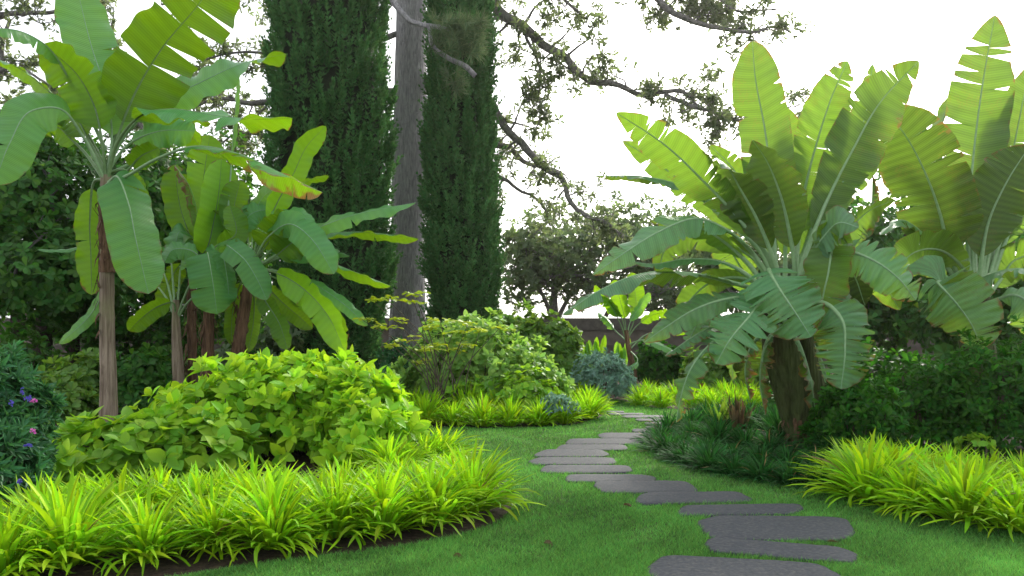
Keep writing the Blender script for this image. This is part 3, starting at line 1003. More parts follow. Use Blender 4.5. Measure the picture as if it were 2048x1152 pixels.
# middle bed shrubs
shrub('pale_shrub', 'airy pale green mounded shrub in the middle bed before the cypresses', 'shrub', P(960, 0, 14) * [1, 1, 0],
      [pm(960, 14.0, 0.2, 150, 1.0, 1.25, 900), pm(890, 14.4, 0.3, 100, 0.8, 1.1, 420), pm(1060, 13.6, 0.1, 90, 0.7, 0.72, 420)],
      'mid', 7, 0.12, 0.034, 'ovate', (0, 60), 51, 30, lump=0.3)
shrub('green_shrub', 'rounded mid green shrub between the cypress and the brown wall', 'shrub', P(1090, 0, 17) * [1, 1, 0],
      [pm(1090, 17, 0.5, 82, 0.9, 1.05, 700), pm(1030, 17.5, 0.6, 60, 0.8, 1.15, 300)],
      'midgreen', 7, 0.15, 0.045, 'ovate', (0, 60), 53, 20)
shrub('round_leaf_shrub', 'low shrub with round lime leaves behind the middle golden grass', 'shrub', P(1040, 0, 12.9) * [1, 1, 0],
      [pm(1050, 12.9, 0.1, 75, 0.5, 0.62, 260), pm(930, 13.2, 0.1, 70, 0.5, 0.5, 160)],
      'lime_low', 5, 0.10, 0.040, 'ovate', (0, 45), 55, 10)
shrub('silver_shrub', 'silvery blue-leaved rounded shrub in front of the small banana', 'shrub', P(1205, 0, 15.6) * [1, 1, 0],
      [pm(1205, 15.6, 0.25, 60, 0.6, 0.68, 620)],
      'silver', 8, 0.085, 0.016, 'lance', (10, 65), 57, 14)
shrub('silver_plant', 'small pale blue-grey plant tucked into the golden grass', 'plant', P(1115, 0, 12.3) * [1, 1, 0],
      [pm(1115, 12.25, 0.22, 34, 0.25, 0.20, 110)],
      'silver', 8, 0.07, 0.016, 'lance', (10, 65), 58, 5)
shrub('bluegreen_shrub', 'dark blue-green shrub at the foot of the cypress behind bare stems', 'shrub', P(800, 0, 15.5) * [1, 1, 0],
      [pm(800, 15.5, 0.3, 55, 0.6, 0.85, 320), pm(850, 15, 0.1, 60, 0.5, 0.7, 220)],
      'blue', 8, 0.11, 0.020, 'lance', (10, 65), 59, 10)
shrub('dark_shrub', 'dark low shrub to the side of the small banana by the wall', 'shrub', P(1320, 0, 18) * [1, 1, 0],
      [pm(1318, 18, 0.3, 50, 0.6, 0.75, 350)],
      'hedge', 7, 0.12, 0.035, 'ovate', (0, 60), 61, 8)
shrub('green_shrub', 'leafy green shrub behind the far golden grass bed', 'shrub', P(1440, 0, 16.5) * [1, 1, 0],
      [pm(1420, 16.6, 0.2, 55, 0.6, 0.75, 300), pm(1500, 16.4, 0.2, 60, 0.6, 0.85, 320)],
      'midgreen', 7, 0.14, 0.035, 'lance', (0, 60), 63, 12)

# leggy shrub with bare stems and tiers of yellow leaves
lb = P(890, 0, 12.9) * [1, 1, 0]
leg = thing('leggy_shrub', 'leggy shrub of bare dark stems topped by flat tiers of yellow leaves', 'shrub', lb)
rl = np.random.default_rng(91)
acc, tips = Acc(), []
for (tx, ty) in ((745, 600), (725, 640), (775, 598), (830, 588), (828, 605), (800, 640), (765, 655), (845, 655), (880, 640), (905, 665), (935, 650), (870, 690),
                 (815, 680), (850, 700), (785, 690), (960, 660), (900, 700), (1000, 655), (840, 725), (925, 690)):
    d = 12.9 + rl.normal(0, 0.3)
    tip = P(tx, ty, d)
    b = lb + np.array([rl.normal(0, 0.16), rl.normal(0, 0.12), 0])
    mid = b * 0.5 + tip * 0.5 + np.array([(b[0] - tip[0]) * 0.22, 0, 0.02]) + rl.normal(0, 0.04, 3)
    line = spline(np.array([b, mid, tip]), 12)
    V, Fq = tube(line, np.linspace(0.013, 0.005, 12), 5)
    acc.add(V, Fq)
    for q in range(int(rl.integers(3, 6))):
        tips.append((tip + rl.normal(0, 1, 3) * [0.10, 0.09, 0.02], np.array([0, -0.1, 1.0])))
acc.put('stem', M['twig'], leg, lb)
add_tuft_crown('foliage', tips, M['goldleg'], leg, lb, 6, 0.10, 0.032, (-15, 25), 'obovate', rl)

# dark hedge plants on the far side of the path
hedge_specs = [(1715, 9.3, 0.15, 85, 0.7, 0.72, 520, 'dark small-leaved hedge shrub beside the big banana stem'),
               (1840, 9.8, 0.2, 115, 0.8, 0.80, 700, 'dark small-leaved hedge shrub, second from the big banana stem'),
               (1975, 9.6, 0.25, 115, 0.8, 0.95, 760, 'dark small-leaved hedge shrub, third from the big banana stem'),
               (2085, 9.8, 0.35, 90, 0.8, 1.15, 480, 'dark small-leaved hedge shrub farthest from the big banana stem')]
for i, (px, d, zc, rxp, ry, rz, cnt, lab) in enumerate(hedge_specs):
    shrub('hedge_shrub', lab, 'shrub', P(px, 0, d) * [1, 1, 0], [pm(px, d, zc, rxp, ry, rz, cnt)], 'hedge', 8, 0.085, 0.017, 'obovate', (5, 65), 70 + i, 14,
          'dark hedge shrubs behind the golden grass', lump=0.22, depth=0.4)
shrub('pale_sprig', 'single pale green sprig poking out before the dark hedge', 'plant', P(1950, 0, 8.9) * [1, 1, 0],
      [pm(1948, 8.8, 0.20, 30, 0.12, 0.11, 14)], 'lime_low', 6, 0.09, 0.03, 'ovate', (0, 40), 76, 3)

# iris-like upright blades and dead blades by the big banana
for (px, py, d, nb, mt, lab) in ((1440, 860, 10.6, 26, 'midgreen', 'upright green sword-leaved plant beside the big banana stem'),
                                 (1475, 868, 10.3, 34, 'dead', 'clump of dried brown sword leaves beside the big banana stem')):
    p = G(px, py)
    me = clump_mesh('sword_plant', M[mt], px, nb, 0.62, 0.045, 0.10, (0, 22), (5, 40), 6)
    o = bpy.data.objects.new('sword_leaf_plant', me)
    SC.collection.objects.link(o)
    o.location = p
    tag(o, lab, 'plant')

# ================================================================== CYPRESSES AND TALL TREE
def cypress(label, cx, d, prof, seed, lumps=0.16):
    """prof: list of (photo y, half width px, centre px) from top to bottom"""
    rng = np.random.default_rng(seed)
    base = np.array([(cx - CX) / F * d, d, 0.0])
    root = thing('cypress_tree', label, 'tree', base, 'columnar cypresses beside the grey trunk')
    zs = np.array([EYE - (y - HY) / F * d for y, _, _ in prof])[::-1]
    rs = np.array([w / F * d for _, w, _ in prof])[::-1]
    xs = np.array([(c - CX) / F * d for _, _, c in prof])[::-1]
    ztop = 10.6
    n = 2700
    z = rng.uniform(0.2, ztop, n)
    a = rng.uniform(0, 2 * np.pi, n)
    D = np.stack([np.cos(a) * 1.0, np.sin(a) * 1.0, z * 0.32], 1)
    lum = lump_noise(D, seed, 2.3) * 0.6 + lump_noise(D, seed + 9, 5.0) * 0.4
    r = np.interp(z, zs, rs) * (1 + lumps * 1.7 * lum) - 0.02 - rng.uniform(0, 1, n)**2 * 0.12
    C = np.stack([np.interp(z, zs, xs) + np.cos(a) * r, d + np.sin(a) * r, z], 1)
    A = norm(np.stack([np.cos(a) * 0.38, np.sin(a) * 0.38, np.full(n, 1.0)], 1) + rng.normal(0, 0.13, (n, 3)))
    tmp = leaf_tmpl('kite', 0.1, 0.25)
    acc = Acc()
    pl = rng.uniform(0.7, 1.3, n)
    shade = rng.uniform(0, 1, n)
    for st in np.linspace(0, 1, 7):
        Cs = C + A * (st * 0.46 * pl)[:, None] + rng.normal(0, 0.015, (n, 3))
        V, Fq, at = rosettes(Cs, A, 13, 0.115 * (1.2 - 0.5 * st), 0.0105, (25 + 35 * st, 62 + 26 * st), tmp, rng, 0.35, 0.0, 0.8)
        at['rnd'] = np.clip(0.6 * np.repeat(shade, len(at['rnd']) // n) + 0.4 * at['rnd'], 0, 1)
        acc.add(V, Fq, **at)
    acc.put('foliage', M['cypress'], root, base)
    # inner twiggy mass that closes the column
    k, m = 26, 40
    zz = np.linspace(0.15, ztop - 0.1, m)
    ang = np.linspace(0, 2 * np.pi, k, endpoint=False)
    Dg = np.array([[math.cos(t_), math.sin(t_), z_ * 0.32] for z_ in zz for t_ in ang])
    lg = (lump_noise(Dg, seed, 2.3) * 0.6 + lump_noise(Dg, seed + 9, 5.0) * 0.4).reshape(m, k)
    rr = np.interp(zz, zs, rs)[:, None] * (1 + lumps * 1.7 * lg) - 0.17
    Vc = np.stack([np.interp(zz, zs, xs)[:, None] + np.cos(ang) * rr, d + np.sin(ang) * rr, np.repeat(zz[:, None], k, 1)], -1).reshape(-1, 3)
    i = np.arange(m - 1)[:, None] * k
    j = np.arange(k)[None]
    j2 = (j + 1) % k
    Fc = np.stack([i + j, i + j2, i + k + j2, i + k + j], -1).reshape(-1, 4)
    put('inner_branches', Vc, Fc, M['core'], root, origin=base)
    V, Fq = tube(np.array([[base[0], d, 0], [base[0], d, 0.6], [base[0], d, 1.2]]), [0.3, 0.24, 0.2], 10, 0.1)
    put('trunk', V, Fq, M['bark_dark'], root, origin=base)
    return root


cypress('broad dark cypress column behind the banana leaves', 665, 18.5,
        [(-60, 108, 655), (0, 108, 656), (110, 107, 657), (250, 106, 661), (400, 106, 662), (500, 102, 668), (570, 105, 672), (660, 94, 668), (740, 86, 666), (775, 78, 665)], 101)
cypress('narrower cypress column beside the pale branches, bulging above its base', 915, 19.0,
        [(-60, 50, 918), (0, 51, 918), (100, 54, 920), (200, 57, 921), (300, 61, 922), (420, 66, 922), (520, 69, 922), (565, 70, 922), (590, 58, 928), (660, 58, 926), (780, 54, 926)], 103)
None and cypress('slim cypress spire pressed against the side of the narrower cypress', 990, 19.6,
        [(430, 4, 1000), (450, 9, 998), (520, 15, 993), (600, 15, 985), (700, 14, 980), (770, 12, 978)], 105, 0.05)

# tall grey-trunked tree with limbs
tb = P(815, 0, 22.0) * [1, 1, 0]
tall = thing('tall_tree', 'tall grey-barked tree between the cypresses with wide airy limbs', 'tree', tb)
tl = np.array([P(814, 815, 22), P(814, 700, 22), P(816, 560, 22), P(816, 400, 22), P(819, 250, 22), P(822, 100, 22), P(823, -40, 22), P(824, -260, 22)])
TV = spline(tl, 60)
V, Fq = tube(TV, np.interp(np.linspace(0, 1, 60), [0, 0.1, 0.3, 0.6, 1], [0.62, 0.50, 0.46, 0.44, 0.36]), 40, 0.035, 3)
put('trunk', V, Fq, M['bark_grey'], tall, origin=tb)
rt = np.random.default_rng(120)
LIMBS = [
    # pts (px, py, d), r0, r1, sub, spacing, dens, start
    ([(824, -230, 22), (900, -80, 21.4), (985, 2, 21), (1052, 62, 20.7), (1120, 110, 20.5), (1185, 158, 20.3), (1255, 180, 20.2), (1330, 188, 20.1), (1372, 186, 20), (1410, 215, 20), (1455, 240, 20)], 0.21, 0.03, (0.7, 1.7), 0.30, 1.0, 0.30),
    ([(1335, 188, 20.1), (1365, 200, 19.9), (1390, 218, 19.8), (1440, 228, 19.8), (1500, 238, 19.9), (1560, 222, 20), (1600, 205, 20)], 0.06, 0.02, (0.5, 1.1), 0.3, 0.9, 0.1),
    ([(822, 150, 22), (910, 170, 21.6), (985, 212, 21), (1022, 268, 20.8), (1068, 312, 20.6), (1125, 365, 20.4), (1150, 412, 20.4), (1195, 440, 20.4), (1250, 472, 20.5)], 0.17, 0.035, (0.6, 1.5), 0.34, 0.85, 0.32),
    ([(820, 270, 22.2), (930, 300, 22), (1000, 292, 21.8), (1040, 318, 21.8), (1095, 330, 22)], 0.20, 0.04, (0.5, 1.2), 0.35, 0.6, 0.5),
    ([(820, 310, 22.4), (930, 330, 22), (990, 352, 21.5), (1040, 378, 21.3), (1075, 400, 21.2), (1100, 450, 21.2)], 0.10, 0.02, (0.6, 1.3), 0.4, 0.6, 0.4),
    ([(824, -250, 22), (1000, -190, 20.5), (1160, -120, 19.5), (1280, -40, 19), (1335, 18, 18.8), (1400, 48, 18.7), (1470, 62, 18.7), (1540, 55, 18.7)], 0.22, 0.03, (0.7, 1.6), 0.26, 1.0, 0.42),
    ([(1160, -120, 19.5), (1300, -80, 19.2), (1400, -30, 19), (1480, 20, 19), (1550, 25, 19)], 0.09, 0.02, (0.6, 1.3), 0.26, 1.0, 0.2),
    ([(824, -240, 22), (960, -150, 20), (1060, -70, 19.6), (1120, -10, 19.5), (1170, 30, 19.5)], 0.15, 0.03, (0.7, 1.5), 0.28, 1.0, 0.3),
    ([(1052, 62, 20.7), (1072, 120, 20.5), (1082, 180, 20.4), (1078, 225, 20.3), (1070, 250, 20.3)], 0.05, 0.015, (0.5, 1.0), 0.22, 1.0, 0.2),
    ([(815, 190, 22), (680, 190, 21.5), (545, 205, 21.2), (500, 203, 21), (450, 195, 21), (390, 215, 21)], 0.19, 0.03, (0.7, 1.5), 0.34, 0.9, 0.45),
    ([(818, 60, 22), (680, 90, 21.5), (535, 108, 21.2), (470, 105, 21), (400, 120, 21)], 0.09, 0.02, (0.6, 1.3), 0.30, 0.9, 0.5),
    ([(818, 240, 22), (680, 265, 21.5), (540, 268, 21.2), (470, 272, 21), (420, 300, 21)], 0.09, 0.02, (0.6, 1.3), 0.35, 0.8, 0.5),
    ([(822, -220, 22), (700, -120, 21), (560, -60, 20.5), (420, -20, 20), (320, 10, 20)], 0.14, 0.03, (0.7, 1.5), 0.32, 0.8, 0.4),
]
for pts, r0, r1, sub, spc, dens, st in LIMBS:
    acc, tips = Acc(), []
    limb_growth(np.array([P(*p) for p in pts]), r0, r1, rt, acc, tips, st, spc * 0.85, sub, -0.02, 4, dens)
    lm = acc.put('limb', M['bark_limb'], tall, tb)
    add_tuft_crown('foliage', tips, M['treeleaf'], lm, tb, 7, 0.145, 0.027, (-5, 75), 'obovate', rt)
# the pine-like bough in front of the narrower cypress
acc = Acc()
V, Fq = tube(spline(np.array([P(822, -200, 21.8), P(792, -60, 19), P(797, 18, 17.4), P(830, 48, 17.2), P(865, 52, 17.1), P(905, 62, 17.0)]), 24), np.linspace(0.12, 0.05, 24), 8, 0.1)
acc.add(V, Fq)
V, Fq = tube(spline(np.array([P(858, 52, 17.1), P(866, 92, 17), P(900, 118, 16.95), P(930, 132, 16.9), P(950, 152, 16.9)]), 18), np.linspace(0.05, 0.055, 18), 8, 0.15)
acc.add(V, Fq)
bough = acc.put('bough', M['bark_grey'], tall, tb)
cs = np.array([P(rt.uniform(862, 962), rt.uniform(35, 110), 17 + rt.normal(0, 0.15)) for _ in range(80)] + [P(rt.normal(915, 14), rt.normal(165, 14), 16.9) for _ in range(8)])
V, Fq, at = rosettes(cs, rt.normal(0, 0.5, (len(cs), 3)) + [0.6, -0.2, 0.0], 30, 0.27, 0.0055, (0, 75), leaf_tmpl('lance', 0.1, 0.3), rt)
put('needles', V, Fq, M['needle'], bough, at, origin=tb)

# ================================================================== BACKGROUND TREES
def back_tree(name, label, px, d, crowns, trunks, mat, L, W, n, seed, tm='kite', bmat='bark_dark', group=None, el=(0, 60), branchy=0):
    rng = np.random.default_rng(seed)
    base = P(px, 0, d) * [1, 1, 0]
    root = thing(name, label, 'tree', base, group)
    acc = Acc()
    cl = []
    for k, (cx, cy, rxp, ryp, dd, cnt, full) in enumerate(crowns):
        c = P(cx, cy, d + dd)
        rx, rz = rxp / F * d, ryp / F * d
        C, A = mound(c[0], c[1], c[2], rx, min(rx, 2.2), rz, cnt, rng, 0.32, 0.75, seed + k, full=True, freq=2.6)
        V, Fq, at = rosettes(C, A, n, L, W, el, leaf_tmpl(tm), rng)
        acc.add(V, Fq, **at)
        cl.append((c, rx, rz))
    acc.put('crown', M[mat], root, base)
    for pts, r0, r1 in trunks:
        line = spline(np.array([P(x, y, d + dd) for x, y, dd in pts]), 20)
        V, Fq = tube(line, np.linspace(r0, r1, 20), 10, 0.08, seed)
        put('trunk', V, Fq, M[bmat], root, origin=base)
    if branchy:
        ac = Acc()
        for k in range(branchy):
            c, rx, rz = cl[k % len(cl)]
            pts, r0, r1 = trunks[k % len(trunks)]
            st = P(pts[-1][0], pts[-1][1], d + pts[-1][2])
            e = c + rng.normal(0, 0.45, 3) * [rx, 1.0, rz]
            ln = spline(np.array([st, (st + e) / 2 + rng.normal(0, 0.25, 3), e]), 12) + rng.normal(0, 0.02, (12, 3))
            V, Fq = tube(ln, np.linspace(0.06, 0.012, 12), 5)
            ac.add(V, Fq)
            for q in range(3):
                i = rng.integers(4, 11)
                tw = wander(ln[i], norm(ln[i] - ln[i - 1]) + rng.normal(0, 0.5, 3), rng.uniform(0.5, 1.3), 5, rng, 0.3)
                V, Fq = tube(tw, np.linspace(0.022, 0.006, 6), 4)
                ac.add(V, Fq)
        ac.put('branch', M['bark_limb'], root, base)
    return root


back_tree('garden_tree', 'dark multi-stemmed tree standing behind the brown wall', 1110, 27.5,
          [(1120, 500, 118, 88, 0, 700, 1), (1240, 470, 95, 75, 0.6, 520, 1), (1060, 555, 70, 60, -0.3, 300, 1), (1300, 540, 80, 65, 0.8, 360, 1), (1180, 575, 70, 40, 0, 160, 1), (1370, 470, 80, 70, 1.0, 300, 1), (1045, 480, 50, 50, 0, 150, 1)],
          [([(1110, 690, 0), (1109, 640, 0), (1108, 590, 0), (1110, 545, 0)], 0.17, 0.09), ([(1106, 640, 0), (1090, 600, -0.1), (1070, 560, -0.2)], 0.09, 0.04),
           ([(1112, 645, 0), (1135, 600, 0.2), (1165, 560, 0.3)], 0.09, 0.04)], 'farleaf', 0.19, 0.05, 6, 201, branchy=26, bmat='bark_limb')
back_tree('garden_tree', 'tangled bare-limbed tree leaning over the wall behind the small banana', 1210, 26.9,
          [(1330, 590, 60, 35, 0, 160, 1), (1400, 590, 70, 40, 0, 220, 1)],
          [([(1195, 720, 0), (1198, 670, 0), (1215, 625, 0), (1240, 590, 0.1)], 0.11, 0.05), ([(1370, 700, 0), (1370, 640, 0), (1378, 590, 0)], 0.10, 0.05)],
          'farleaf', 0.17, 0.045, 6, 205, branchy=22, bmat='bark_dark')
gl = 'dark leafy trees behind the tall banana'
back_tree('leafy_tree', 'dark leafy tree with a thick leaning trunk beside the tall banana', 85, 16.5,
          [(40, 420, 170, 150, 0, 1100, 1), (110, 560, 130, 110, -0.6, 700, 1), (60, 300, 110, 80, 0.5, 380, 1)],
          [([(72, 810, 0), (80, 720, 0), (92, 640, 0), (105, 540, 0), (110, 470, 0)], 0.22, 0.15)], 'darkleaf', 0.16, 0.042, 8, 211, 'obovate', group=gl, el=(-5, 45), branchy=10)
back_tree('leafy_tree', 'dark leafy tree with a slender trunk directly behind the tall banana stem', 145, 17.5,
          [(270, 430, 130, 150, 0, 950, 1), (190, 600, 110, 95, 0, 480, 1)],
          [([(142, 800, 0), (145, 720, 0), (150, 640, 0), (165, 560, 0)], 0.14, 0.10)], 'darkleaf', 0.16, 0.042, 8, 213, 'obovate', group=gl, el=(-5, 45), branchy=10)
back_tree('leafy_tree', 'dark leafy tree between the banana grove and the broad cypress', 430, 19.5,
          [(420, 380, 120, 110, 0, 480, 1), (480, 520, 100, 130, 0.5, 560, 1), (350, 540, 110, 110, -0.5, 620, 1), (420, 640, 130, 70, 0, 420, 1)],
          [([(400, 790, 0), (402, 700, 0), (410, 600, 0), (420, 520, 0)], 0.13, 0.09)], 'darkleaf', 0.15, 0.036, 7, 217, 'obovate', group=gl, el=(-5, 50), branchy=16)
back_tree('leafy_tree', 'dark tree cut off by the picture edge beside the blue-green shrub', 10, 19,
          [(-60, 560, 130, 150, 0, 520, 1)],
          [([(28, 800, 0), (30, 720, 0), (38, 640, 0), (30, 560, 0)], 0.2, 0.15)], 'darkleaf', 0.16, 0.04, 8, 219, 'obovate', group=gl, branchy=6)
# thin-branched trees against the sky behind the tall banana
for i, (px, d, lines, lab) in enumerate((
        (-40, 22, [([(-60, 400, 0), (-30, 250, 0), (0, 130, 0), (20, 40, 0)], 0.12, 0.05), ([(-30, 60, 0), (0, 35, 0), (60, 22, 0), (105, 26, 0), (170, 20, 0)], 0.1, 0.03), ([(-20, 150, 0), (40, 140, 0), (100, 170, 0), (150, 200, 0)], 0.05, 0.02),
                   ([(-30, 230, 0), (60, 215, 0), (120, 190, 0), (180, 180, 0)], 0.05, 0.02)], 'thin grey-leaved tree against the sky above the blue-green shrub'),
        (300, 23, [([(300, 420, 0), (310, 300, 0), (330, 200, 0), (390, 130, 0)], 0.09, 0.03), ([(310, 300, 0), (250, 200, 0), (220, 90, 0), (230, 20, 0)], 0.07, 0.02), ([(330, 220, 0), (420, 180, 0), (470, 160, 0)], 0.05, 0.02),
                   ([(320, 330, 0), (420, 300, 0), (520, 310, 0)], 0.06, 0.02)], 'thin grey-leaved tree against the sky between tall banana and broad cypress'))):
    b = P(px, 0, d) * [1, 1, 0]
    rr_ = np.random.default_rng(230 + i)
    root = thing('airy_tree', lab, 'tree', b)
    V, Fq = tube(spline(np.array([b, P(lines[0][0][0][0], lines[0][0][0][1], d)]), 10), np.linspace(0.16, lines[0][1], 10), 9, 0.08)
    put('trunk', V, Fq, M['bark_dark'], root, origin=b)
    for pts, r0, r1 in lines:
        acc, tips = Acc(), []
        limb_growth(np.array([P(x, y, d + dd) for x, y, dd in pts]), r0, r1, rr_, acc, tips, 0.1, 0.28, (0.6, 1.5), -0.01, 3, 1.0)
        lm = acc.put('limb', M['bark_limb'], root, b)
        add_tuft_crown('foliage', tips, M['treeleaf'], lm, b, 8, 0.15, 0.03, (5, 80), 'kite', rr_)

# trees behind the second big banana
gr_ = 'leafy trees behind the big bananas'
back_tree('leafy_tree', 'dim leafy tree filling the gap behind the two big bananas', 1800, 21,
          [(1760, 560, 130, 130, 0, 800, 1), (1830, 330, 70, 110, 2, 240, 1), (1700, 640, 110, 90, -0.5, 500, 1), (1700, 480, 90, 75, -0.5, 420, 1)],
          [([(1800, 800, 0), (1800, 700, 0), (1800, 600, 0), (1810, 450, 0)], 0.2, 0.1)], 'darkleaf', 0.18, 0.05, 7, 241, 'obovate', group=gr_, branchy=8)
back_tree('leafy_tree', 'dim leafy tree behind the second big banana at the picture edge', 2010, 19,
          [(2010, 560, 140, 150, 0, 800, 1), (1930, 640, 100, 90, -0.5, 400, 1)],
          [([(2010, 800, 0), (2010, 700, 0), (2000, 600, 0)], 0.2, 0.12)], 'darkleaf', 0.18, 0.05, 7, 243, 'obovate', group=gr_, branchy=6)
back_tree('leafy_tree', 'leafy tree seen between the stalks of the big banana', 1530, 21.5,
          [(1530, 560, 110, 110, 0, 520, 1), (1440, 520, 80, 70, 0.5, 260, 1)],
          [([(1530, 800, 0), (1530, 700, 0), (1525, 620, 0)], 0.16, 0.1)], 'farleaf', 0.18, 0.05, 7, 245, 'obovate', group=gr_, branchy=8)

# undergrowth between the tall banana and the wall
und = [(110, 12.8, 0.1, 70, 0.6, 0.55, 'midgreen', 'low green undergrowth plant beside the slender dark trunk'),
       (165, 13.6, 0.2, 60, 0.6, 0.75, 'midgreen', 'leafy undergrowth bush against the tall banana stem'),
       (285, 13.8, 0.2, 70, 0.6, 0.85, 'darkleaf', 'dark undergrowth bush between banana stem and lime shrub'),
       (560, 17.0, 0.2, 60, 0.6, 1.35, 'farleaf', 'grey-green bush between leaning banana stem and broad cypress'),
       (30, 14.5, 0.3, 90, 0.8, 1.0, 'darkleaf', 'dark undergrowth bush behind the blue-green flowering shrub'),
       (440, 16.5, 0.1, 70, 0.6, 0.8, 'farleaf', 'grey-green bush seen low between the banana grove stems'),
       (505, 18.5, 0.3, 60, 0.6, 1.3, 'darkleaf', 'dark bush behind the leaning banana stem near the wall'),
       (330, 18.0, 0.3, 80, 0.6, 1.2, 'darkleaf', 'dark bush by the wall behind the fan of pale banana stalks'),
       (225, 18.5, 0.3, 70, 0.6, 1.3, 'darkleaf', 'dark bush by the wall straight behind the tall banana stem'),
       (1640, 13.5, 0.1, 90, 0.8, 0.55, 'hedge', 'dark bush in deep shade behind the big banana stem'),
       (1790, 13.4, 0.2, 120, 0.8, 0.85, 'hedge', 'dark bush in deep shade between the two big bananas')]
for i, (px, d, zc, rxp, ry, rz, mt, lab) in enumerate(und):
    shrub('undergrowth_bush', lab, 'bush', P(px, 0, d) * [1, 1, 0], [pm(px, d, zc, rxp, ry, rz, 330)], mt, 7, 0.13, 0.036, 'obovate', (0, 60), 260 + i, 10, 'undergrowth bushes', lump=0.3, depth=0.5)
clump_row([(120, 838), (160, 832), (265, 828), (300, 822), (90, 845)], gold_small, 0.95, 'of the shaded clumps beside the tall banana stem', 'shaded grass clumps at the tall banana', colour='dim golden')

# ================================================================== BANANAS
def banana_plant(label, base_px, d, trunk, radii, mat, group, name='banana_plant', rough=0.06):
    b = P(base_px, 0, d) * [1, 1, 0]
    root = thing(name, label, 'banana plant', b, group)
    pts = np.array([P(x, y, d + dd) for x, y, dd in trunk])
    S = spline(pts, 40)
    r = np.interp(np.linspace(0, 1, 40), np.linspace(0, 1, len(radii)), radii)
    V, Fq = tube(S, r, 22, rough, int(base_px))
    put('pseudostem', V, Fq, M[mat], root, origin=b)
    return root, b


def sheaths(root, org, d, pts, n, rng, r=0.05):
    """loose dry leaf bases hugging the stem, one part"""
    acc = Acc()
    for k in range(n):
        x0, y0, x1, y1 = pts
        a = rng.uniform(0, 1)
        x, y = x0 + (x1 - x0) * a, y0 + (y1 - y0) * a
        th = rng.uniform(0, 6.28)
        rad = r * rng.uniform(0.95, 1.1)
        p0 = P(x, y, d) + np.array([math.cos(th) * rad, math.sin(th) * rad, 0])
        L = rng.uniform(0.10, 0.32)
        tip = p0 + np.array([math.cos(th) * rng.uniform(0.02, 0.09), math.sin(th) * rng.uniform(0.02, 0.09), -L * rng.choice([1, 1, -0.6])])
        ln = spline(np.array([p0, (p0 + tip) / 2 + rng.normal(0, 0.012, 3), tip]), 6)
        sd = np.array([-math.sin(th), math.cos(th), 0])
        w = np.array([0.6, 1, 0.9, 0.6, 0.35, 0.05]) * rng.uniform(0.012, 0.04)
        V = np.stack([ln - sd * w[:, None], ln + np.array([math.cos(th), math.sin(th), 0]) * 0.006, ln + sd * w[:, None]], 1).reshape(-1, 3)
        f = np.array([(i * 3 + j, i * 3 + j + 1, i * 3 + j + 4, i * 3 + j + 3) for i in range(5) for j in range(2)])
        acc.add(V, f)
    acc.put('dry_sheath', M['stem_brown'], root, org)


gb = 'slender bananas of the grove'
rb = np.random.default_rng(401)
D = 12.1
A_, ao = banana_plant('tall banana with a single pale straight stem and wide leaf crown', 216, D,
                      [(217, 850, 0), (217, 780, 0), (215, 700, 0), (214, 600, 0), (213, 500, 0), (212, 420, 0), (212, 350, 0)], [0.135, 0.115, 0.11, 0.108, 0.105, 0.10, 0.07], 'stem_banana', gb)
sheaths(A_, ao, D, (213, 400, 214, 520), 46, rb, 0.105)
sheaths(A_, ao, D, (214, 520, 216, 800), 9, rb, 0.112)
V, Fq = tube(spline(np.array([P(x, y, D) for x, y in ((212, 380), (213, 440), (214, 500), (214, 545))]), 20), np.linspace(.098, .118, 20) + np.array([0, .004] * 10), 22, .10, 8)
put('fibrous_collar', V, Fq, M['stem_brown'], A_, origin=ao)


def LA(pts, b, hw, ang, **k):
    k.setdefault('rng', rb)
    return leaf_on(A_, ao, D, pts, b, hw, ang, **k)


c0 = (213, 365, 0)
LA([c0, (224, 280, .05), (216, 200, .1), (182, 90, .2), (150, -40, .3)], .22, 56, 25, tears=1, fold=-6, wav=.03)
LA([c0, (238, 265, .0), (268, 190, 0), (325, 95, -.05), (400, 5, -.1), (450, -70, -.1)], .25, 78, 158, tears=[.34, .47, .57, .62, .74], gap=.02, fold=4, jit=3, depth=(0, .15), ribmat='ribdark', rv=.1)
LA([c0, (205, 290, -.1), (188, 210, -.2), (155, 150, -.4), (85, 88, -.7)], .36, 50, [165, 160, 150, 140], tears=[.55], ribmat='ribdark')
LA([(213, 300, .1), (150, 175, -.3), (85, 85, -.8), (40, 62, -1.1), (-20, 55, -1.4)], .55, 24, [120, 80, 60], tears=2, fold=25)
LA([(210, 330, .3), (150, 230, .5), (95, 180, .6), (45, 140, .7), (-20, 112, .7)], .38, 24, [150, 120, 110], tears=1, fold=25)
LA([c0, (165, 270, -.3), (122, 218, -.6), (62, 222, -.9), (20, 285, -1.1), (-12, 370, -1.2)], .36, 44, [160, 60, 28, 22, 22], tears=1, fold=14, wav=.03)
LA([c0, (150, 285, .4), (105, 252, .5), (80, 262, .55)], .58, 26, 150, tears=1, ribmat='ribdark')
LA([(212, 345, .1), (180, 285, .2), (150, 232, .3), (112, 205, .4)], .45, 36, 150, tears=1, ribmat='ribdark')
LA([c0, (232, 290, -.1), (275, 235, -.4), (335, 218, -.8), (440, 232, -1.2), (520, 238, -1.5), (585, 236, -1.7)], .28, 46, [165, 150, 110, 75, 85, 125], tears=[.25, .42, .6], fold=16, jit=8, wav=.07, ribmat='ribdark', dryness=.3)
LA([(216, 330, .3), (250, 270, .5), (310, 212, .6), (400, 165, .7), (490, 125, .8), (572, 108, .8)], .30, 44, [40, 35, 40, 55, 140], tears=[.8, .86], fold=12, wav=.06)
LA([(215, 340, .2), (255, 290, .3), (320, 262, .2), (390, 262, .1)], .35, 34, [40, 30, 20], tears=[.6], fold=14, wav=.1)
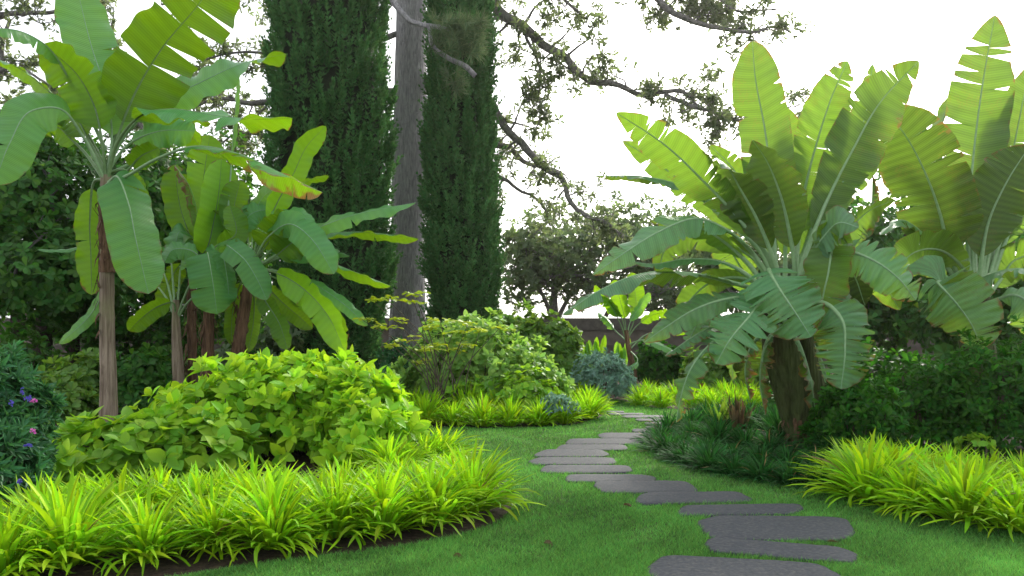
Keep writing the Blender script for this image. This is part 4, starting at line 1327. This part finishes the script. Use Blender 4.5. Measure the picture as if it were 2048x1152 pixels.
LA([c0, (250, 352, -.3), (310, 318, -.7), (385, 293, -1.1), (470, 305, -1.5), (560, 345, -1.9), (645, 385, -2.2)], .42, 34, [120, 105, 95, 115, 118], tears=[.2, .35, .45, .55, .8, .9], fold=26, dryness=.62, gap=.008, jit=7, wav=.04)
LA([(212, 372, -.1), (232, 352, -.3), (255, 400, -.5), (272, 480, -.6), (297, 588, -.6)], .12, 48, [30, 18, 12], tears=[.15], gap=.012, fold=8, wav=.03, dryness=.3)
LA([(210, 360, .2), (192, 360, .3), (180, 430, .35), (182, 520, .35), (183, 590, .35)], .2, 32, 160, tears=1, ribmat='ribdark', dryness=.4)
LA([(214, 345, .2), (250, 340, .3), (275, 375, .35), (290, 430, .35)], .3, 20, 155, tears=0, ribmat='ribdark', dryness=.35)
LA([(216, 330, .4), (238, 240, .6), (236, 160, .6), (212, 75, .6)], .35, 28, 160, tears=1)
LA([c0, (250, 345, -.15), (285, 310, -.25), (318, 296, -.3)], .5, 24, [150, 170], tears=0, fold=20, ribmat='ribdark')
LA([(215, 350, .3), (300, 300, .5), (350, 240, .6), (400, 290, .8)], .45, 34, [40, 150], tears=1)
# thin stray leaves behind the stem
LA([(213, 420, .6), (200, 470, .9), (140, 498, 1.0), (75, 499, 1.0)], .35, 9, 60, tears=0)
LA([(213, 480, 1.0), (215, 560, 1.3), (180, 630, 1.5), (118, 688, 1.5)], .35, 16, 40, tears=0)

D2 = 14.0
rb2 = np.random.default_rng(402)


def grove(label, base_px, d, trunk, radii, mat):
    return banana_plant(label, base_px, d, trunk, radii, mat, gb)


B1, b1 = grove('thin banana with a fan of pale stalks, beside the tall straight stem', 358, 13.6, [(358, 830, 0), (356, 740, 0), (353, 680, 0), (352, 640, 0), (352, 600, 0)], [.10, .095, .09, .075, .05], 'stem_banana')
B2, b2 = grove('banana with a dark stem and one bright upright leaf', 385, 14.2, [(386, 830, 0), (385, 720, 0), (383, 640, 0), (385, 560, 0), (392, 500, 0)], [.085, .08, .08, .075, .06], 'stem_brown')
B3, b3 = grove('banana with a brown stem and a wide leaf hanging in front', 415, 13.4, [(416, 830, 0), (415, 740, 0), (417, 660, 0), (418, 600, 0), (418, 520, 0)], [.105, .10, .095, .09, .06], 'stem_brown')
B4, b4 = grove('banana with a leaning brown stem and leaves reaching to the grey trunk', 465, 13.5, [(462, 830, 0), (470, 740, 0), (482, 660, 0), (492, 600, 0), (502, 530, 0)], [.115, .11, .105, .095, .07], 'stem_brown')
for (r_, o_, d_, x_, y_) in ((B2, b2, 14.2, 384, 640), (B3, b3, 13.4, 416, 680), (B4, b4, 13.5, 482, 650)):
    sheaths(r_, o_, d_, (x_, y_ - 60, x_ - 4, y_ + 100), 44, rb2, 0.085)


def LB(pl, pts, b, hw, ang, **k):
    root, org, d = {1: (B1, b1, 13.6), 2: (B2, b2, 14.2), 3: (B3, b3, 13.4), 4: (B4, b4, 13.5)}[pl]
    k.setdefault('rng', rb2)
    k.setdefault('rib', 0.022)
    return leaf_on(root, org, d, pts, b, hw, ang, **k)


q1, q2, q3, q4 = (352, 640, 0), (392, 520, 0), (418, 540, 0), (500, 540, 0)
for tx, ty, dd in ((328, 545, .3), (342, 520, .2), (362, 530, 0), (385, 560, -.2), (322, 580, .2), (398, 585, -.1)):
    LB(1, [q1, ((352 + tx) / 2, (640 + ty) / 2 - 8, dd / 2), (tx, ty, dd), (tx + (tx - 352) * .9, ty - 25, dd * 2)], .72, 16, 70, tears=0)
LB(1, [q1, (345, 605, -.1), (318, 612, -.2), (285, 635, -.3), (258, 662, -.3)], .3, 20, 150, tears=0, ribmat='ribdark')
LB(2, [q2, (412, 500, -.2), (428, 440, -.25), (438, 380, -.25), (443, 318, -.25)], .12, 36, 165, rv=1.5, tears=0, fold=4, wav=.02, ribmat='ribdark')
LB(2, [q2, (382, 480, 0), (362, 420, .05), (348, 330, .05)], .2, 30, 160, tears=1, dryness=.35, ribmat='ribdark')
LB(2, [q2, (398, 480, -.1), (395, 430, -.2), (378, 370, -.25), (350, 330, -.25)], .3, 17, 110, tears=5, dryness=.85, fold=30)
LB(2, [q2, (400, 440, .1), (408, 350, .1), (420, 270, .1)], .35, 38, 165, tears=1, rv=1.1)
LB(2, [(392, 510, 0), (380, 470, -.2), (362, 462, -.3), (350, 500, -.35), (345, 520, -.35)], .2, 34, [140, 60, 30], tears=1)
LB(2, [q2, (420, 470, 0), (440, 420, 0), (470, 400, 0)], .3, 26, 150, tears=1)
LB(3, [(418, 540, 0), (415, 505, -.25), (422, 540, -.4), (428, 580, -.45), (434, 628, -.45)], .22, 42, 14, tears=[.6], fold=8, wav=.03)
LB(3, [q3, (380, 500, -.2), (345, 500, -.3), (328, 525, -.35)], .3, 22, 30, tears=0)
LB(3, [q3, (430, 495, 0), (470, 470, .1), (460, 410, .1)], .35, 24, 160, tears=0, ribmat='ribdark')
LB(4, [q4, (470, 505, -.3), (455, 492, -.4), (490, 520, -.6), (515, 560, -.65), (534, 600, -.65)], .22, 26, 15, tears=[.45], fold=10, wav=.03)
LB(4, [q4, (530, 460, 0), (552, 410, 0), (588, 345, -.05), (612, 295, -.1), (652, 252, -.1)], .32, 25, 150, rv=1.2, tears=0, fold=5, ribmat='ribdark')
LB(4, [q4, (505, 470, .3), (510, 430, .4), (525, 395, .4), (560, 372, .3)], .3, 26, 40, tears=1)
LB(4, [(500, 530, 0), (540, 450, .3), (570, 400, .4), (620, 360, .4), (658, 352, .4)], .45, 18, [60, 120], tears=0)
LB(4, [q4, (555, 490, -.1), (620, 462, -.2), (700, 432, -.3), (770, 416, -.35), (833, 405, -.4)], .28, 25, [35, 45, 60, 75], tears=[.5], fold=16, wav=.06)
LB(4, [q4, (570, 500, .2), (640, 472, .25), (700, 464, .3), (770, 468, .3), (837, 478, .3)], .35, 20, [60, 70, 110, 125], tears=[.35, .6], fold=22, wav=.05)
LB(4, [q4, (540, 470, -.4), (578, 448, -.6), (625, 480, -.8), (652, 520, -.85), (668, 548, -.85)], .36, 30, [30, 18, 14], tears=[.3], fold=12)
LB(4, [(500, 540, 0), (560, 512, -.1), (620, 512, -.2), (700, 540, -.3), (782, 572, -.35)], .25, 20, [60, 60, 110, 115], tears=1, fold=22, wav=.05)
LB(4, [q4, (550, 545, -.3), (610, 580, -.5), (655, 630, -.6), (690, 705, -.6)], .25, 30, 150, rv=1.3, tears=[.35, .55], fold=16, ribmat='ribdark')
LB(4, [(502, 535, 0), (570, 545, -.2), (640, 575, -.3), (690, 610, -.3), (735, 652, -.3)], .4, 15, [90, 40, 25], tears=0, fold=10)
LB(4, [q4, (530, 570, .1), (565, 605, .15), (600, 635, .2), (625, 658, .2)], .25, 20, 160, tears=0, ribmat='ribdark')
LB(4, [q4, (525, 500, -.1), (555, 465, -.2), (600, 435, -.3)], .35, 42, 165, tears=1, fold=10, ribmat='ribdark')
LB(4, [q4, (540, 520, -.2), (590, 480, -.3), (625, 455, -.3)], .45, 36, 160, tears=0, fold=12, ribmat='ribdark')
LB(4, [q4, (480, 570, .25), (466, 620, .3), (462, 690, .3)], .25, 16, 170, tears=0)
LB(4, [(500, 545, 0), (508, 590, .2), (506, 650, .25), (495, 705, .25)], .3, 14, 170, tears=0)
LB(4, [(502, 520, 0), (490, 460, .3), (470, 430, .4), (480, 360, .4)], .4, 30, 165, tears=1)
LB(4, [(450, 500, .2), (462, 330, .5), (470, 230, .5), (476, 150, .5)], .55, 9, 60, tears=0)
LB(4, [(500, 530, .1), (480, 470, .2), (500, 430, .3), (560, 415, .4)], .4, 26, 30, tears=1)

for pl, pts, b, hw, ang, rv_ in ((4, [q4, (560, 560, .1), (620, 600, .1), (665, 640, .1), (690, 690, .1)], .3, 26, 155, 1.2), (4, [q4, (545, 520, .2), (590, 505, .3), (650, 500, .35), (700, 512, .35)], .35, 16, 60, .5),
                                 (4, [q4, (530, 600, -.2), (560, 650, -.3), (575, 700, -.3)], .3, 22, 150, .4),
                                 (2, [q2, (370, 520, .2), (340, 560, .2), (322, 610, .2)], .35, 22, 150, .3), (4, [q4, (520, 470, -.2), (560, 430, -.3), (600, 430, -.4), (625, 450, -.45)], .4, 24, [130, 60, 30], .6),
                                 (2, [q2, (410, 460, -.1), (455, 440, -.15), (478, 470, -.2)], .35, 26, [150, 160], .2), (3, [q3, (440, 500, -.2), (455, 560, -.25), (458, 610, -.25)], .3, 20, 20, .5)):
    LB(pl, pts, b, hw, ang, tears=1, rv=rv_)
# small banana by the wall
D5 = 17.2
B5, b5 = banana_plant('small young banana with a slim brown stem in front of the wall', 1268, D5, [(1272, 790, 0), (1266, 740, 0), (1258, 700, 0), (1252, 660, 0)], [.075, .07, .06, .045], 'stem_brown', None)
rb5 = np.random.default_rng(403)
for pts, b, hw, ang in (([(1252, 680, 0), (1245, 640, 0), (1225, 610, -.1), (1190, 570, -.2)], .35, 17, 120), ([(1252, 680, 0), (1250, 640, 0), (1240, 600, 0), (1228, 560, 0)], .35, 17, 160),
                        ([(1252, 680, 0), (1262, 640, 0), (1275, 620, 0), (1300, 585, 0)], .35, 11, 40), ([(1252, 680, 0), (1275, 650, 0), (1310, 628, 0), (1345, 625, 0)], .4, 14, 130),
                        ([(1252, 680, 0), (1268, 640, .2), (1272, 600, .3), (1262, 545, .3)], .35, 18, 160), ([(1252, 680, 0), (1240, 645, 0), (1205, 600, -.1), (1180, 600, -.1)], .4, 14, 140),
                        ([(1254, 690, 0), (1285, 680, -.2), (1320, 690, -.3), (1350, 705, -.3)], .35, 10, 50), ([(1258, 700, 0), (1275, 720, -.3), (1235, 750, -.6), (1195, 770, -.7)], .3, 9, 40),
                        ([(1252, 680, 0), (1230, 660, .1), (1215, 640, .1), (1195, 625, .1)], .4, 12, 60), ([(1258, 700, 0), (1290, 670, .1), (1330, 660, .2), (1372, 668, .2)], .4, 10, 110)):
    leaf_on(B5, b5, D5, pts, b, hw, ang, tears=1, rng=rb5, rib=.016)
# offsets at the wall foot
for i, (px, py, w_, lab) in enumerate(((1195, 745, 12, 'broad upright lime blade plant against the wall foot'), (1180, 760, 10, 'pale pointed young banana shoot beside the silver shrub'), (1240, 790, 14, 'blue-green sword-leaved shoot at the small banana foot'))):
    p = P(px, 0, 17.6) * [1, 1, 0]
    root = thing('banana_shoot', lab, 'plant', p)
    for k in range(4):
        dx = rb5.normal(0, 16)
        leaf_on(root, p, 17.6, [(px, 786, 0), (px + dx * .3, 730, 0), (px + dx, 668 + rb5.uniform(0, 30), 0)], .2, w_ * .6, rb5.choice([30, 150]), tears=0, rng=rb5, rib=.01)

# -------------------------------------------------- the two big bananas (wide torn leaves)
ge = 'big wide-leaved bananas'
DE = 10.2
rE = np.random.default_rng(410)
E1, e1 = banana_plant('huge banana with a thick flaring ribbed stem beside the path', 1612, DE,
                      [(1625, 900, 0), (1617, 850, 0), (1600, 780, 0), (1576, 710, 0), (1556, 650, 0), (1558, 570, 0)], [.28, .27, .25, .24, .22, .12], 'stem_ensete', ge, 'big_banana_plant', .09)
sheaths(E1, e1, DE, (1612, 830, 1625, 890), 60, rE, .28)
# overlapping old leaf bases on the stem
acc = Acc()
for k in range(20):
    th = rE.uniform(0, 6.28)
    x0, y0 = 1620 + rE.normal(0, 4), 885 - rE.uniform(0, 90)
    r0 = .21
    p0 = P(x0, y0, DE) + np.array([math.cos(th) * r0, math.sin(th) * r0, 0])
    p2 = P(1563 + rE.normal(0, 5), 590 + rE.uniform(-30, 50), DE) + np.array([math.cos(th) * .17, math.sin(th) * .17, 0])
    p1 = P(1588, 740, DE) + np.array([math.cos(th) * .245, math.sin(th) * .245, 0])
    V, Fq = tube(spline(np.array([p0, p1, p2]), 16), np.interp(np.linspace(0, 1, 16), [0, .5, 1], [.10, .085, .05]), 8, .05, k)
    acc.add(V, Fq)
acc.put('leaf_base', M['stem_ensete'], E1, e1)


def LE(pts, b, hw, ang, **k):
    k.setdefault('rng', rE)
    k.setdefault('style', 'ensete')
    k.setdefault('matname', 'ensete')
    k.setdefault('tears', 9)
    k.setdefault('ragged', .05)
    k.setdefault('gap', .010)
    k.setdefault('depth', (.1, .75))
    k.setdefault('rib', .046)
    k.setdefault('jit', 5)
    k.setdefault('dryness', .36)
    k.setdefault('ribmat', 'rib')
    k.setdefault('pleat', .030 if k['style'] == 'broad' else .008)
    return leaf_on(E1, e1, DE, pts, b, hw, ang, **k)


clump_row([(1500, 862), (1545, 858), (1590, 865), (1460, 850), (1415, 855), (1380, 862), (1560, 880), (1660, 900), (1700, 920)], mondo_meshes, 1.25, 'in the shade hard against the big banana stem', g5, 'dark_strap_clump', 'grass clump', 1.1, 'dark green')
c1 = (1566, 640, 0)
up = dict(fold=-3, wav=.03)
LE([c1, (1552, 540, .2), (1545, 400, .4), (1530, 260, .5), (1510, 150, .5), (1505, 82, .5)], .30, 54, 165, tears=[.42, .62, .74], style='banana', **up)
LE([c1, (1590, 530, .3), (1605, 400, .5), (1635, 280, .6), (1665, 190, .6), (1695, 122, .6)], .34, 52, 160, style='broad', **up)
LE([c1, (1600, 540, .1), (1645, 420, .2), (1705, 300, .2), (1760, 205, .2), (1838, 122, .2)], .32, 60, 160, rv=.25, **up)
LE([c1, (1540, 520, -.1), (1480, 440, -.2), (1410, 365, -.3), (1330, 290, -.4), (1232, 225, -.5)], .32, 44, 155, **up)
LE([c1, (1550, 530, -.2), (1520, 450, -.3), (1485, 385, -.4), (1450, 328, -.45), (1405, 300, -.5)], .38, 50, [165, 160, 155, 80], rv=.0, fold=4, wav=.05, tears=5)
LE([c1, (1590, 540, -.25), (1580, 470, -.35), (1558, 380, -.45), (1530, 315, -.5), (1505, 280, -.55)], .40, 56, [165, 165, 160, 110], rv=.1, fold=4, wav=.04, tears=5)
LE([c1, (1520, 500, .3), (1440, 430, .4), (1370, 370, .5), (1300, 315, .5), (1245, 282, .5)], .4, 32, 155, **up)
LE([c1, (1530, 510, .4), (1450, 420, .4), (1360, 370, .3), (1275, 352, .2), (1188, 352, .2)], .45, 19, [150, 100, 70, 90, 110], fold=24)
LE([c1, (1530, 540, -.2), (1470, 470, -.4), (1400, 437, -.6), (1320, 462, -.9), (1250, 505, -1.1), (1185, 550, -1.2)], .26, 36, [160, 140, 95, 40, 30, 30], fold=18, wav=.06)
LE([c1, (1530, 590, -.3), (1450, 560, -.6), (1370, 545, -.9), (1280, 548, -1.2), (1200, 580, -1.4), (1125, 630, -1.5)], .28, 36, [150, 130, 115, 110, 80, 40], fold=20, wav=.07, tears=9)
LE([c1, (1510, 560, .1), (1440, 522, .2), (1370, 518, .3), (1300, 528, .3), (1262, 522, .3)], .34, 20, [100, 80, 70], fold=22, tears=3)
LE([c1, (1500, 510, .3), (1430, 480, .4), (1380, 470, .4), (1330, 500, .4), (1318, 560, .4)], .35, 32, [150, 150, 165], tears=4)
LE([c1, (1548, 575, -.35), (1537, 541, -.6), (1562, 582, -.95), (1592, 627, -1.05), (1622, 674, -1.1)], .48, 62, [40, 30, 18, 14], style='broad', tears=12, gap=.020, fold=6, jit=14, depth=(.1, .5), dryness=.42, rv=.9)
LE([c1, (1552, 612, -.4), (1530, 602, -.65), (1492, 640, -.95), (1456, 685, -1.1), (1432, 728, -1.1)], .36, 52, [30, 20, 14], style='broad', tears=9, gap=.016, fold=8, jit=11, depth=(.15, .7), dryness=.42, rv=1.0)
LE([c1, (1600, 610, -.5), (1660, 612, -.9), (1684, 640, -1.0), (1690, 700, -1.05), (1682, 778, -1.05)], .5, 51, [40, 14, 12], style='broad', tears=12, gap=.022, fold=8, jit=14, depth=(.1, .5), dryness=.48, rv=.5)
LE([c1, (1610, 540, -.3), (1650, 470, -.6), (1680, 445, -.8), (1718, 455, -.9)], .45, 46, [150, 60, 40], tears=5, jit=12, fold=14)
LE([c1, (1625, 520, -.2), (1662, 470, -.5), (1658, 540, -.7), (1645, 600, -.7), (1640, 660, -.7)], .4, 48, [150, 165, 165], tears=5, dryness=.5, jit=8)
LE([c1, (1630, 530, -.3), (1690, 502, -.7), (1750, 522, -.9), (1800, 560, -1.0), (1832, 600, -1.0)], .5, 42, [60, 28, 20], style='broad', tears=9, gap=.016, fold=10, jit=12, dryness=.42, rv=1.0)
LE([c1, (1520, 600, -.3), (1450, 598, -.7), (1390, 618, -.9), (1330, 655, -1.0), (1288, 685, -1.0)], .32, 28, [60, 30, 20], tears=4, fold=12, dryness=.42)
LE([c1, (1520, 650, -.4), (1440, 672, -.8), (1380, 740, -1.0), (1360, 800, -1.0), (1352, 845, -1.0)], .36, 32, [60, 40, 60, 40], tears=12, fold=20, jit=22, dryness=.55, wav=.12, gap=.02)
LE([c1, (1530, 640, -.2), (1460, 640, -.5), (1400, 665, -.7), (1330, 712, -.8)], .4, 22, [90, 60, 70], tears=8, fold=20, jit=15, dryness=.6)
LE([c1, (1620, 580, .3), (1690, 520, .6), (1740, 430, .7), (1745, 350, .7)], .4, 22, [60, 90], tears=10, fold=40, jit=20, dryness=.7)
LE([c1, (1590, 560, .5), (1640, 440, .9), (1700, 320, 1.1), (1735, 210, 1.1), (1745, 128, 1.1)], .3, 38, 160, **up)
LE([c1, (1500, 560, .4), (1430, 560, .6), (1380, 600, .7), (1350, 650, .7)], .35, 30, 160, tears=4)
LE([c1, (1560, 600, .5), (1500, 560, .9), (1460, 500, 1.0), (1420, 450, 1.0)], .35, 42, 160, tears=5)
LE([c1, (1580, 640, .5), (1500, 640, .8), (1470, 690, .9), (1465, 760, .9)], .4, 30, 30, tears=5)
LE([c1, (1620, 600, .5), (1700, 560, .9), (1760, 560, 1.1), (1800, 620, 1.1)], .35, 46, 155, tears=5)

DF = 12.6
rF = np.random.default_rng(411)
E2, e2 = banana_plant('second huge banana rising behind the dark hedge', 1955, DF,
                      [(1962, 845, 0), (1960, 780, 0), (1955, 700, 0), (1950, 630, 0), (1950, 570, 0)], [.30, .29, .27, .24, .16], 'stem_ensete', ge, 'big_banana_plant', .08)


def LF(pts, b, hw, ang, **k):
    k.setdefault('rng', rF)
    k.setdefault('style', 'ensete')
    k.setdefault('matname', 'ensete')
    k.setdefault('tears', 9)
    k.setdefault('ragged', .05)
    k.setdefault('gap', .010)
    k.setdefault('depth', (.1, .75))
    k.setdefault('rib', .050)
    k.setdefault('jit', 5)
    k.setdefault('dryness', .36)
    k.setdefault('pleat', .030 if k['style'] == 'broad' else .008)
    return leaf_on(E2, e2, DF, pts, b, hw, ang, **k)


c2 = (1952, 620, 0)
LF([c2, (1936, 520, .2), (1938, 420, .3), (1950, 280, .4), (1968, 150, .4), (1990, 30, .4)], .26, 62, 165, tears=[.35, .5, .68, .74, .8, .86], gap=.013, depth=(0, .5), **up)
LF([c2, (1900, 510, -.3), (1878, 420, -.5), (1848, 340, -.6), (1810, 270, -.7), (1768, 218, -.7)], .33, 72, 168, rv=-.25, tears=5, style='broad', **up)
LF([c2, (1962, 520, -.2), (1978, 440, -.3), (2010, 370, -.4), (2060, 290, -.5)], .32, 64, 160, rv=-.1, tears=5, **up)
LF([c2, (1985, 500, .3), (2005, 400, .5), (2028, 290, .5), (2060, 130, .5)], .25, 50, 160, tears=6, gap=.016, **up)
LF([c2, (1890, 450, .8), (1870, 330, 1.0), (1885, 240, 1.1), (1912, 180, 1.1)], .4, 36, [60, 120], tears=5)
LF([c2, (1880, 420, .6), (1850, 300, .8), (1800, 262, .8), (1765, 290, .8)], .5, 34, [90, 30], tears=4)
LF([c2, (1912, 578, -.9), (1876, 566, -1.25), (1912, 606, -1.5), (1942, 648, -1.55), (1964, 698, -1.55)], .50, 58, [30, 18, 14], style='broad', tears=11, gap=.016, jit=13, fold=8, depth=(.15, .6), dryness=.46, rv=.7)
LF([c2, (1960, 560, -.3), (1990, 545, -.6), (2050, 538, -.9), (2100, 560, -1.0)], .3, 34, [90, 90, 100], tears=5, fold=24)
LF([c2, (1930, 540, -.3), (1880, 500, -.5), (1820, 510, -.7), (1780, 560, -.7)], .3, 46, [150, 150], tears=5)
LF([c2, (1900, 560, .2), (1830, 520, .4), (1770, 530, .5), (1720, 580, .5)], .3, 46, [150, 140], tears=5)
LF([c2, (1990, 600, -.3), (2030, 590, -.5), (2070, 620, -.6), (2080, 680, -.6)], .3, 50, [60, 25], tears=5)
LF([c2, (2000, 560, .2), (2030, 520, .3), (2070, 510, .3), (2110, 540, .3)], .3, 46, 155, tears=4)
for k in range(9):      # extra bare leaf stalks fanning from the stem
    tx = 1890 + k * 16 + rF.normal(0, 4)
    LF([(1952, 640, 0), (1952 + (tx - 1952) * .4, 570, .1), (tx, 470, .3), (tx + (tx - 1950) * .5, 400, .5)], .6, 26, 150, tears=3)

# further leaves that thicken the big fans and dead ones hanging by the stem
for pts, b, hw, ang in (([c1, (1545, 500, .5), (1505, 400, .7), (1460, 330, .8), (1420, 290, .8)], .34, 40, 160), ([c1, (1600, 520, .6), (1640, 420, .8), (1700, 350, .9), (1770, 300, .9)], .36, 44, 158),
                        ([c1, (1570, 510, .7), (1570, 400, 1.0), (1580, 300, 1.1), (1575, 215, 1.1)], .34, 44, 162), ([c1, (1500, 530, .2), (1430, 470, .2), (1360, 440, .1), (1300, 440, 0)], .4, 34, [150, 130, 110]),
                        ([c1, (1625, 560, .3), (1690, 470, .4), (1740, 420, .4), (1790, 400, .4)], .38, 42, [155, 140, 120]), ([c1, (1520, 600, -.1), (1460, 600, -.2), (1400, 640, -.3), (1370, 700, -.3)], .4, 26, [140, 60, 30]),
                        ([c1, (1600, 600, -.2), (1640, 590, -.5), (1690, 620, -.6), (1720, 680, -.6)], .4, 36, [90, 30, 20])):
    LE(pts, b, hw, ang, tears=8)
for pts, hw in (([(1560, 650, -.2), (1530, 690, -.5), (1520, 760, -.55), (1530, 830, -.5)], 24), ([(1575, 650, .2), (1620, 680, .3), (1650, 740, .3), (1650, 820, .25)], 26), ([(1570, 640, -.2), (1600, 690, -.45), (1622, 760, -.5), (1632, 840, -.45)], 18),
                ([(1556, 650, .1), (1510, 680, .2), (1490, 740, .2), (1500, 800, .2)], 22)):
    LE(pts, .2, hw, [60, 110, 70], tears=12, dryness=.95, jit=26, fold=35, wav=.14, gap=.02)
for pts, b, hw, ang in (([c2, (1920, 500, .6), (1890, 420, .8), (1850, 380, .8), (1810, 400, .8)], .35, 40, [160, 150, 140]), ([c2, (1970, 500, .7), (1965, 400, .9), (1975, 300, 1.0), (1970, 200, 1.0)], .34, 42, 160),
                        ([c2, (1900, 540, -.2), (1850, 470, -.3), (1800, 440, -.3), (1760, 470, -.3)], .4, 36, [150, 120, 60])):
    LF(pts, b, hw, ang, tears=8)

for pts, b, hw in (([c1, (1600, 620, .4), (1650, 630, .7), (1680, 680, .8), (1690, 750, .8)], .35, 44), ([c1, (1560, 600, .5), (1620, 570, .9), (1680, 600, 1.1), (1700, 660, 1.1)], .35, 46),
                   ([c1, (1530, 620, .5), (1500, 650, .7), (1490, 710, .8), (1495, 770, .8)], .35, 34), ([c1, (1600, 560, .2), (1650, 520, .4), (1700, 540, .5), (1730, 610, .5)], .4, 44)):
    LE(pts, b, hw, [150, 160, 165], rv=-.6, tears=6, dryness=.15)  # leaves added dark: shade under the crown put into their colour

# fallen leaf on the slab
p = G(1652, 1083, 0.036)
V, Fq, at = rosettes(np.array([p]), np.array([[0.1, 0, 1.0]]), 1, 0.11, 0.028, (0, 5), leaf_tmpl('ovate', .6, .1), RNG)
V[:, 2] = np.maximum(V[:, 2], 0.037)
o = put('fallen_leaf', V, Fq, M['dead'], attrs=at, origin=p)
tag(o, 'dry brown fallen leaf lying on the biggest slate slab', 'fallen leaf')


# thin air between here and the far trees
V, Fq = box(-410, 410, -25, 810, -1.2, 17)
hz = put('haze', V, Fq, bpy.data.materials.new('air'), smooth=False)
am = hz.data.materials[0]
am.use_nodes = True
am.node_tree.nodes.clear()
pv = am.node_tree.nodes.new('ShaderNodeVolumePrincipled')
pv.inputs['Color'].default_value = (1.0, 0.98, 0.93, 1)
pv.inputs['Density'].default_value = 0.00035
pv.inputs['Anisotropy'].default_value = 0.7
ho = am.node_tree.nodes.new('ShaderNodeOutputMaterial')
am.node_tree.links.new(pv.outputs[0], ho.inputs['Volume'])
tag(hz, 'thin pale morning haze in the garden air', 'haze', kind='stuff')

for (lx, ly, lab) in ((1086, 1086, 'small curled brown leaf lying alone on the open lawn'), (1245, 1010, 'small brown leaf in the grass beside the narrow slate slabs'), (905, 1112, 'small brown leaf in the grass under the golden border rim')):
    p = G(lx, ly, 0.03)
    V, Fq, at = rosettes(np.array([p]), np.array([[0.15, 0.1, 1.0]]), 1, 0.075, 0.022, (0, 8), leaf_tmpl('ovate', .8, .3), RNG)
    o = put('fallen_leaf', V, Fq, M['dead'], attrs=at, origin=p)
    tag(o, lab, 'fallen leaf')
